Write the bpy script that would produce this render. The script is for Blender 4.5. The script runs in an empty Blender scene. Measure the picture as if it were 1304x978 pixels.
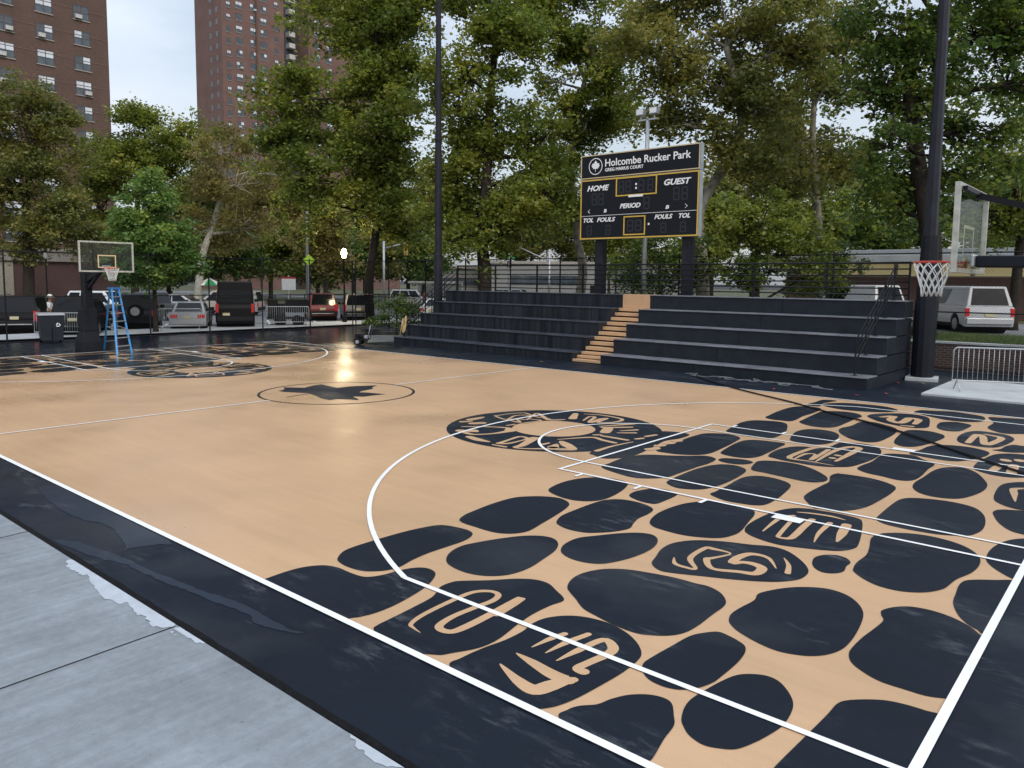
import bpy, bmesh, math, random
import numpy as np
from mathutils import Vector, Matrix
rnd = random.Random(7)
nr = np.random.default_rng(11)
SC = bpy.context.scene
COL = SC.collection
R = math.radians
PI = math.pi
# ------------------------------------------------------------------ camera
CAM = np.array([15.2574, -11.2751, 2.7469]); YAW, PIT, ROLL, FPX, PCY = -.70926, .09369, .01033, 978.525, 449.55
FW = np.array([math.sin(YAW)*math.cos(PIT), math.cos(YAW)*math.cos(PIT), -math.sin(PIT)])
_r0 = np.array([math.cos(YAW), -math.sin(YAW), 0.]); _u0 = np.cross(_r0, FW)
RT = math.cos(ROLL)*_r0+math.sin(ROLL)*_u0; UP = -math.sin(ROLL)*_r0+math.cos(ROLL)*_u0
def ray(px, py): return FW+RT*(px-652)/FPX-UP*(py-PCY)/FPX
def at(px, py, dep): return CAM+ray(px, py)*dep                     # survey helper: sight line at a depth
def gnd(px, py, z=0.):
    d = ray(px, py); return CAM+d*((z-CAM[2])/d[2])
def col_at(px, dep, z=0.):                                          # ground point under an image column at a depth
    q = at(px, 380, dep); return (float(q[0]), float(q[1]), z)
cd = bpy.data.cameras.new('camera'); cam = bpy.data.objects.new('camera', cd); COL.objects.link(cam)
cd.sensor_width = 36; cd.lens = FPX/1304*36; cd.shift_y = -(489-PCY)/1304; cd.clip_end = 3000; cd.clip_start = .05
M = Matrix.Identity(4)
for i in range(3): M[i][0] = RT[i]; M[i][1] = UP[i]; M[i][2] = -FW[i]; M[i][3] = CAM[i]
cam.matrix_world = M; SC.camera = cam
# ------------------------------------------------------------------ materials
MATS = {}
def nd(nt, t, **kw):
    n = nt.nodes.new(t)
    for k, v in kw.items(): setattr(n, k, v)
    return n
def mat(name, col, rough=.6, metal=0., vary=.12, scale=4., bump=0., bscale=60., col2=None, spec=.5, stretch=None, emit=None, estr=0., trans=0., coat=0.):
    if name in MATS: return MATS[name]
    if max(col) < .06 and spec == .5: spec = .16
    m = bpy.data.materials.new(name); m.use_nodes = True; nt = m.node_tree; L = nt.links
    b = nt.nodes['Principled BSDF']
    tc = nd(nt, 'ShaderNodeTexCoord'); mp = nd(nt, 'ShaderNodeMapping'); L.new(tc.outputs['Object'], mp.inputs[0])
    if stretch: mp.inputs['Scale'].default_value = stretch
    n = nd(nt, 'ShaderNodeTexNoise'); n.inputs['Scale'].default_value = scale; n.inputs['Detail'].default_value = 6; L.new(mp.outputs[0], n.inputs['Vector'])
    cr = nd(nt, 'ShaderNodeValToRGB'); e = cr.color_ramp.elements
    c2 = col2 or tuple(min(1, c*(1+vary)) for c in col); c1 = col if col2 else tuple(c*(1-vary) for c in col)
    e[0].position = .32; e[1].position = .68; e[0].color = (*c1, 1); e[1].color = (*c2, 1)
    L.new(n.outputs[0], cr.inputs[0]); L.new(cr.outputs[0], b.inputs['Base Color'])
    mr = nd(nt, 'ShaderNodeMapRange'); mr.inputs[3].default_value = max(.02, rough-.07); mr.inputs[4].default_value = min(1, rough+.07)
    L.new(n.outputs[0], mr.inputs[0]); L.new(mr.outputs[0], b.inputs['Roughness'])
    b.inputs['Metallic'].default_value = metal; b.inputs['Specular IOR Level'].default_value = spec
    b.inputs['Coat Weight'].default_value = coat; b.inputs['Coat Roughness'].default_value = .08
    if trans: b.inputs['Transmission Weight'].default_value = trans
    if emit: b.inputs['Emission Color'].default_value = (*emit, 1); b.inputs['Emission Strength'].default_value = estr
    if bump:
        n2 = nd(nt, 'ShaderNodeTexNoise'); n2.inputs['Scale'].default_value = bscale; n2.inputs['Detail'].default_value = 4; L.new(mp.outputs[0], n2.inputs['Vector'])
        bp = nd(nt, 'ShaderNodeBump'); bp.inputs['Strength'].default_value = bump; bp.inputs['Distance'].default_value = .01
        L.new(n2.outputs[0], bp.inputs['Height']); L.new(bp.outputs[0], b.inputs['Normal'])
    MATS[name] = m; return m
def brick_mat(name, c1, c2, mortar, sx, bw=.22, bh=.075):
    m = bpy.data.materials.new(name); m.use_nodes = True; nt = m.node_tree; L = nt.links; b = nt.nodes['Principled BSDF']
    tc = nd(nt, 'ShaderNodeTexCoord'); sp = nd(nt, 'ShaderNodeSeparateXYZ'); L.new(tc.outputs['Object'], sp.inputs[0])
    ad = nd(nt, 'ShaderNodeMath', operation='ADD'); L.new(sp.outputs[0], ad.inputs[0]); L.new(sp.outputs[1], ad.inputs[1])
    cb = nd(nt, 'ShaderNodeCombineXYZ'); L.new(ad.outputs[0], cb.inputs[0]); L.new(sp.outputs[2], cb.inputs[1])
    br = nd(nt, 'ShaderNodeTexBrick'); L.new(cb.outputs[0], br.inputs[0]); br.inputs['Scale'].default_value = 1
    br.inputs['Brick Width'].default_value = bw; br.inputs['Row Height'].default_value = bh; br.inputs['Mortar Size'].default_value = .008
    br.inputs['Color1'].default_value = (*c1, 1); br.inputs['Color2'].default_value = (*c2, 1); br.inputs['Mortar'].default_value = (*mortar, 1)
    n = nd(nt, 'ShaderNodeTexNoise'); n.inputs['Scale'].default_value = .35; n.inputs['Detail'].default_value = 8; L.new(tc.outputs['Object'], n.inputs[0])
    mr = nd(nt, 'ShaderNodeMapRange'); mr.inputs[1].default_value = .3; mr.inputs[2].default_value = .7; mr.inputs[3].default_value = .86; mr.inputs[4].default_value = 1.13; L.new(n.outputs[0], mr.inputs[0])
    mx = nd(nt, 'ShaderNodeMix', data_type='RGBA', blend_type='MULTIPLY'); mx.inputs[0].default_value = 1
    L.new(br.outputs[0], mx.inputs[6]); L.new(mr.outputs[0], mx.inputs[7]); L.new(mx.outputs[2], b.inputs['Base Color'])
    b.inputs['Roughness'].default_value = .9
    MATS[name] = m; return m
def paint_mat(name, col, rough, wet=True, scuff=.0, blot=.06, dryspec=.35):
    """court paint: blotchy coat, damp areas lower the roughness (far left corner is wet), faint chalky scuffs"""
    m = bpy.data.materials.new(name); m.use_nodes = True; nt = m.node_tree; L = nt.links; b = nt.nodes['Principled BSDF']
    ge = nd(nt, 'ShaderNodeNewGeometry'); P = ge.outputs['Position']
    n = nd(nt, 'ShaderNodeTexNoise'); n.inputs['Scale'].default_value = .45; n.inputs['Detail'].default_value = 5; n.inputs['Roughness'].default_value = .55; L.new(P, n.inputs[0])
    hi = nd(nt, 'ShaderNodeTexNoise'); hi.inputs['Scale'].default_value = 9; hi.inputs['Detail'].default_value = 6; L.new(P, hi.inputs[0])
    cr = nd(nt, 'ShaderNodeValToRGB'); e = cr.color_ramp.elements; e[0].position = .35; e[1].position = .65
    e[0].color = (*[c*(1-blot) for c in col], 1); e[1].color = (*[min(1, c*(1+blot)) for c in col], 1); L.new(n.outputs[0], cr.inputs[0])
    last = cr.outputs[0]
    if scuff:
        mp = nd(nt, 'ShaderNodeMapping'); mp.inputs['Rotation'].default_value = (0, 0, .5); mp.inputs['Scale'].default_value = (1.0, 3.2, 1); L.new(P, mp.inputs[0])
        s = nd(nt, 'ShaderNodeTexNoise'); s.inputs['Scale'].default_value = 2.4; s.inputs['Detail'].default_value = 12; s.inputs['Roughness'].default_value = .72; s.inputs['Distortion'].default_value = .25; L.new(mp.outputs[0], s.inputs[0])
        sr = nd(nt, 'ShaderNodeMapRange'); sr.inputs[1].default_value = .50; sr.inputs[2].default_value = .80; sr.inputs[3].default_value = 0; sr.inputs[4].default_value = scuff; L.new(s.outputs[0], sr.inputs[0])
        ms = nd(nt, 'ShaderNodeTexNoise'); ms.inputs['Scale'].default_value = 1.1; ms.inputs['Detail'].default_value = 2; L.new(P, ms.inputs[0])
        mk_ = nd(nt, 'ShaderNodeMapRange'); mk_.inputs[1].default_value = .52; mk_.inputs[2].default_value = .68; L.new(ms.outputs[0], mk_.inputs[0])
        mm_ = nd(nt, 'ShaderNodeMath', operation='MULTIPLY'); L.new(sr.outputs[0], mm_.inputs[0]); L.new(mk_.outputs[0], mm_.inputs[1])
        mx = nd(nt, 'ShaderNodeMix', data_type='RGBA'); L.new(mm_.outputs[0], mx.inputs[0]); L.new(last, mx.inputs[6]); mx.inputs[7].default_value = (.30, .33, .36, 1); last = mx.outputs[2]
    gr = nd(nt, 'ShaderNodeTexNoise'); gr.inputs['Scale'].default_value = 130; gr.inputs['Detail'].default_value = 2; L.new(P, gr.inputs[0])
    rm = nd(nt, 'ShaderNodeMapping'); rm.inputs['Scale'].default_value = (.25, 3.5, 1); rm.inputs['Rotation'].default_value = (0, 0, .03); L.new(P, rm.inputs[0])
    rn = nd(nt, 'ShaderNodeTexNoise'); rn.inputs['Scale'].default_value = 1.6; rn.inputs['Detail'].default_value = 6; rn.inputs['Roughness'].default_value = .65; L.new(rm.outputs[0], rn.inputs[0])
    g1 = nd(nt, 'ShaderNodeMapRange'); g1.inputs[1].default_value = .25; g1.inputs[2].default_value = .75; g1.inputs[3].default_value = 1-blot*1.6; g1.inputs[4].default_value = 1+blot*1.6; L.new(gr.outputs[0], g1.inputs[0])
    g2 = nd(nt, 'ShaderNodeMapRange'); g2.inputs[1].default_value = .3; g2.inputs[2].default_value = .7; g2.inputs[3].default_value = 1-blot*.9; g2.inputs[4].default_value = 1+blot*.9; L.new(rn.outputs[0], g2.inputs[0])
    gm_ = nd(nt, 'ShaderNodeMath', operation='MULTIPLY'); L.new(g1.outputs[0], gm_.inputs[0]); L.new(g2.outputs[0], gm_.inputs[1])
    gx = nd(nt, 'ShaderNodeMix', data_type='RGBA', blend_type='MULTIPLY'); gx.inputs[0].default_value = 1; L.new(last, gx.inputs[6]); L.new(gm_.outputs[0], gx.inputs[7])
    L.new(gx.outputs[2], b.inputs['Base Color'])
    # wetness mask by place: back left corner of the court and along the fence
    sp = nd(nt, 'ShaderNodeSeparateXYZ'); L.new(P, sp.inputs[0])
    a = nd(nt, 'ShaderNodeMapRange'); a.inputs[1].default_value = 2; a.inputs[2].default_value = -14; L.new(sp.outputs[0], a.inputs[0])
    n3 = nd(nt, 'ShaderNodeTexNoise'); n3.inputs['Scale'].default_value = .33; n3.inputs['Detail'].default_value = 5; L.new(P, n3.inputs[0])
    ad = nd(nt, 'ShaderNodeMath', operation='MULTIPLY_ADD'); L.new(a.outputs[0], ad.inputs[0]); ad.inputs[1].default_value = .34; L.new(n3.outputs[0], ad.inputs[2])
    wr = nd(nt, 'ShaderNodeMapRange'); wr.inputs[1].default_value = .52; wr.inputs[2].default_value = .82; wr.inputs[3].default_value = rough; wr.inputs[4].default_value = .10; L.new(ad.outputs[0], wr.inputs[0])
    hr = nd(nt, 'ShaderNodeMath', operation='MULTIPLY_ADD'); L.new(hi.outputs[0], hr.inputs[0]); hr.inputs[1].default_value = .10; L.new(wr.outputs[0], hr.inputs[2])
    L.new(hr.outputs[0], b.inputs['Roughness'])
    sr2 = nd(nt, 'ShaderNodeMapRange'); sr2.inputs[1].default_value = .52; sr2.inputs[2].default_value = .80; sr2.inputs[3].default_value = dryspec; sr2.inputs[4].default_value = .75; L.new(ad.outputs[0], sr2.inputs[0]); L.new(sr2.outputs[0], b.inputs['Specular IOR Level'])
    g = nd(nt, 'ShaderNodeTexNoise'); g.inputs['Scale'].default_value = 220; L.new(P, g.inputs[0])
    bp = nd(nt, 'ShaderNodeBump'); bp.inputs['Strength'].default_value = .12; bp.inputs['Distance'].default_value = .004; L.new(g.outputs[0], bp.inputs['Height']); L.new(bp.outputs[0], b.inputs['Normal'])
    MATS[name] = m; return m
def leaf_mat(name, c1, c2, c3):
    m = bpy.data.materials.new(name); m.use_nodes = True; nt = m.node_tree; L = nt.links
    for n in list(nt.nodes): nt.nodes.remove(n)
    out = nd(nt, 'ShaderNodeOutputMaterial'); ge = nd(nt, 'ShaderNodeNewGeometry')
    tc = nd(nt, 'ShaderNodeTexCoord'); n = nd(nt, 'ShaderNodeTexNoise'); n.inputs['Scale'].default_value = .42; n.inputs['Detail'].default_value = 3; L.new(tc.outputs['Object'], n.inputs[0])
    ad = nd(nt, 'ShaderNodeMath', operation='MULTIPLY_ADD'); L.new(ge.outputs['Random Per Island'], ad.inputs[0]); ad.inputs[1].default_value = .34
    L.new(n.outputs[0], ad.inputs[2])
    cr = nd(nt, 'ShaderNodeValToRGB'); e = cr.color_ramp.elements; e[0].position = .42; e[1].position = .92; e[0].color = (*c1, 1); e[1].color = (*c3, 1)
    x = e.new(.70); x.color = (*c2, 1); L.new(ad.outputs[0], cr.inputs[0])
    p = nd(nt, 'ShaderNodeBsdfPrincipled'); p.inputs['Roughness'].default_value = .5; p.inputs['Specular IOR Level'].default_value = .45; L.new(cr.outputs[0], p.inputs['Base Color'])
    t = nd(nt, 'ShaderNodeBsdfTranslucent'); hs = nd(nt, 'ShaderNodeHueSaturation'); hs.inputs['Saturation'].default_value = 1.08; hs.inputs['Value'].default_value = 1.6; L.new(cr.outputs[0], hs.inputs['Color']); L.new(hs.outputs[0], t.inputs[0])
    mx = nd(nt, 'ShaderNodeMixShader'); mx.inputs[0].default_value = .42; L.new(p.outputs[0], mx.inputs[1]); L.new(t.outputs[0], mx.inputs[2]); L.new(mx.outputs[0], out.inputs[0])
    MATS[name] = m; return m
def glass_clear(name):
    m = bpy.data.materials.new(name); m.use_nodes = True; nt = m.node_tree; L = nt.links
    for n in list(nt.nodes): nt.nodes.remove(n)
    out = nd(nt, 'ShaderNodeOutputMaterial'); tr = nd(nt, 'ShaderNodeBsdfTransparent'); tr.inputs[0].default_value = (.86, .9, .9, 1)
    gl = nd(nt, 'ShaderNodeBsdfGlossy'); gl.inputs['Roughness'].default_value = .06; lw = nd(nt, 'ShaderNodeLayerWeight'); lw.inputs[0].default_value = .5; pw_ = nd(nt, 'ShaderNodeMath', operation='POWER'); L.new(lw.outputs['Facing'], pw_.inputs[0]); pw_.inputs[1].default_value = 4; fr = nd(nt, 'ShaderNodeMath', operation='MULTIPLY_ADD'); L.new(pw_.outputs[0], fr.inputs[0]); fr.inputs[1].default_value = .25; fr.inputs[2].default_value = .03
    mx = nd(nt, 'ShaderNodeMixShader'); L.new(fr.outputs[0], mx.inputs[0]); L.new(tr.outputs[0], mx.inputs[1]); L.new(gl.outputs[0], mx.inputs[2]); L.new(mx.outputs[0], out.inputs[0])
    MATS[name] = m; return m
# ------------------------------------------------------------------ mesh builder
class MB:
    def __init__(s): s.v = []; s.f = []; s.m = []; s.ms = []
    def mi(s, m):
        if m not in s.ms: s.ms.append(m)
        return s.ms.index(m)
    def add(s, vs, fs, m=None):
        o = len(s.v); s.v += [tuple(map(float, p)) for p in vs]; k = s.mi(m)
        for f in fs: s.f.append(tuple(o+i for i in f)); s.m.append(k)
        return s
    def box(s, x0, x1, y0, y1, z0, z1, m=None):
        v = [(x, y, z) for x in (x0, x1) for y in (y0, y1) for z in (z0, z1)]
        return s.add(v, [(0, 1, 3, 2), (4, 6, 7, 5), (0, 4, 5, 1), (2, 3, 7, 6), (0, 2, 6, 4), (1, 5, 7, 3)], m)
    def bar(s, a, b, w, h, m=None, up=(0, 0, 1)):
        a = Vector(a); b = Vector(b); d = (b-a).normalized(); u = Vector(up)
        if abs(d.dot(u)) > .98: u = Vector((1, 0, 0))
        sd = d.cross(u).normalized()*w/2; u2 = sd.cross(d).normalized()*h/2
        v = [a-sd-u2, a+sd-u2, a+sd+u2, a-sd+u2, b-sd-u2, b+sd-u2, b+sd+u2, b-sd+u2]
        return s.add(v, [(0, 1, 2, 3), (7, 6, 5, 4), (0, 4, 5, 1), (1, 5, 6, 2), (2, 6, 7, 3), (3, 7, 4, 0)], m)
    def tube(s, pts, r, n=8, m=None, closed=False):
        P = [Vector(p) for p in pts]; K = len(P); rs = r if isinstance(r, (list, tuple)) else [r]*K
        vs = []; fs = []; ref = None
        for i in range(K):
            a = P[i-1] if (i or closed) else P[0]; b = P[(i+1) % K] if (i < K-1 or closed) else P[-1]
            d = (b-a).normalized()
            if ref is None: ref = d.orthogonal().normalized()
            ref = (ref-d*ref.dot(d)).normalized(); q = d.cross(ref)
            for j in range(n):
                t = 2*PI*j/n; vs.append(P[i]+(ref*math.cos(t)+q*math.sin(t))*rs[i])
        for i in range(K if closed else K-1):
            i2 = (i+1) % K
            for j in range(n): fs.append((i*n+j, i*n+(j+1) % n, i2*n+(j+1) % n, i2*n+j))
        if not closed: fs.append(tuple(range(n))[::-1]); fs.append(tuple((K-1)*n+j for j in range(n)))
        return s.add(vs, fs, m)
    def loft(s, rings, m=None, cap=True):
        n = len(rings[0]); vs = [p for r in rings for p in r]; fs = []
        for i in range(len(rings)-1):
            for j in range(n): fs.append((i*n+j, i*n+(j+1) % n, (i+1)*n+(j+1) % n, (i+1)*n+j))
        if cap: fs.append(tuple(range(n))[::-1]); fs.append(tuple((len(rings)-1)*n+j for j in range(n)))
        return s.add(vs, fs, m)
    def lathe(s, prof, n=16, c=(0, 0, 0), m=None):
        rings = [[(c[0]+r*math.cos(2*PI*j/n), c[1]+r*math.sin(2*PI*j/n), c[2]+z) for j in range(n)] for r, z in prof]
        return s.loft(rings, m)
    def prism(s, poly, z0, z1, m=None):
        return s.loft([[(x, y, z0) for x, y in poly], [(x, y, z1) for x, y in poly]], m)
    def build(s, name, material=None, parent=None, smooth=False, bevel=0., loc=None, rotz=0., fix=True):
        me = bpy.data.meshes.new(name); me.from_pydata(s.v, [], s.f)
        for m in s.ms: me.materials.append(m or material)
        me.polygons.foreach_set('material_index', s.m)
        if fix:
            bm = bmesh.new(); bm.from_mesh(me); bmesh.ops.recalc_face_normals(bm, faces=bm.faces); bm.to_mesh(me); bm.free()
        if smooth: me.polygons.foreach_set('use_smooth', [True]*len(me.polygons))
        o = bpy.data.objects.new(name, me); COL.objects.link(o)
        if parent is not None: o.parent = parent
        if loc: o.location = loc
        if rotz: o.rotation_euler.z = rotz
        if bevel:
            b = o.modifiers.new('b', 'BEVEL'); b.width = bevel; b.segments = 2; b.limit_method = 'ANGLE'; b.angle_limit = R(35)
        return o
def tag(o, label=None, cat=None, group=None, kind=None):
    if label: o['label'] = label
    if cat: o['category'] = cat
    if group: o['group'] = group
    if kind: o['kind'] = kind
    return o
def empty(name, loc, rz=0., label=None, cat=None, group=None):
    o = bpy.data.objects.new(name, None); COL.objects.link(o); o.location = loc; o.rotation_euler.z = rz; o.empty_display_size = .2
    return tag(o, label, cat, group)
def copy_tree(o, loc=None, rz=None, label=None, parent=None):
    c = o.copy(); COL.objects.link(c)
    if parent is not None: c.parent = parent
    if loc is not None: c.location = loc
    if rz is not None: c.rotation_euler.z = rz
    if label: c['label'] = label
    for ch in list(o.children): copy_tree(ch, parent=c)
    return c
def struct(o, label=None, cat=None): return tag(o, label, cat, kind='structure')
def tomesh(name, body, size, material, parent, loc, rot, italic=0., bold=0., ext=.004, align='LEFT', sx=1.):
    c = bpy.data.curves.new(name, 'FONT'); c.body = body; c.size = size; c.shear = italic; c.offset = bold; c.extrude = ext; c.align_x = align; c.resolution_u = 3
    t = bpy.data.objects.new(name, c); COL.objects.link(t); dg = bpy.context.evaluated_depsgraph_get()
    me = bpy.data.meshes.new_from_object(t.evaluated_get(dg)); bpy.data.objects.remove(t)
    me.name = name; me.materials.clear(); me.materials.append(material)
    o = bpy.data.objects.new(name, me); COL.objects.link(o); o.parent = parent; o.location = loc; o.rotation_euler = rot; o.scale.x = sx
    return o
def spline(p, k=6):
    n = len(p); out = []
    for i in range(n):
        a, b, c, d = (np.array(p[(i+j) % n]) for j in (-1, 0, 1, 2))
        for t in range(k):
            u = t/k; out.append(tuple(.5*((2*b)+(-a+c)*u+(2*a-5*b+4*c-d)*u*u+(-a+3*b-3*c+d)*u**3)))
    return out
def ospline(p, ws, k=5):
    n = len(p); out = []; wo = []
    if n == 2: k = 4
    for i in range(n-1):
        a, b, c, d = (np.array(p[min(max(i+j, 0), n-1)]) for j in (-1, 0, 1, 2))
        for t in range(k):
            u = t/k; out.append(.5*((2*b)+(-a+c)*u+(2*a-5*b+4*c-d)*u*u+(-a+3*b-3*c+d)*u**3)); wo.append(ws[i]*(1-u)+ws[i+1]*u)
    out.append(np.array(p[-1])); wo.append(ws[-1]); return out, wo
def flat(polys, name, z, material, parent=None):
    """flat painted sheet from outlines (triangulated so that concave outlines fill)"""
    from mathutils.geometry import tessellate_polygon
    mb = MB()
    for p in polys:
        tr = tessellate_polygon([[Vector((x, y, 0)) for x, y in p]])
        vs = [(x, y, z) for x, y in p]; fs = []
        for a, b, c in tr:
            (ax, ay), (bx, by), (cx, cy) = p[a], p[b], p[c]
            fs.append((a, b, c) if (bx-ax)*(cy-ay)-(by-ay)*(cx-ax) > 0 else (a, c, b))
        mb.add(vs, fs, material)
    return mb.build(name, material, parent, fix=False)
def ribbon(pts, ws, cap=True):
    """outline of a stroke with varying width and round ends"""
    P, W = ospline(pts, ws) if len(ws) > 1 else (pts, ws); L_ = []; R_ = []
    for i, p in enumerate(P):
        a = P[max(i-1, 0)]; b = P[min(i+1, len(P)-1)]; d = b-a; l = np.linalg.norm(d) or 1; n_ = np.array([-d[1], d[0]])/l
        L_.append(p+n_*W[i]/2); R_.append(p-n_*W[i]/2)
    return P, W, L_, R_
def strokes(items, name, z, material):
    mb = MB(); up = MB()
    for k, (fl, ws) in enumerate(items):
        pts = [(fl[i], fl[i+1]) for i in range(0, len(fl), 2)]
        P, W, A, B = ribbon(pts, ws); zz = z+.0002*(k % 7)
        vs = [(*p, zz) for p in A]+[(*p, zz) for p in B]; n = len(A)
        fs = [(i, i+n, i+n+1, i+1) for i in range(n-1)]
        mb.add(vs, fs, material)
        for e in (0, -1):
            w = W[e]/2; c = P[e]
            if w > .004: mb.add([(c[0]+w*math.cos(2*PI*j/10), c[1]+w*math.sin(2*PI*j/10), zz+.0016) for j in range(10)], [tuple(range(10))], material)
    o = mb.build(name, material, fix=False)
    return o
CLOUD = (5.6, 18.0); EXPO = 0.35
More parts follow.
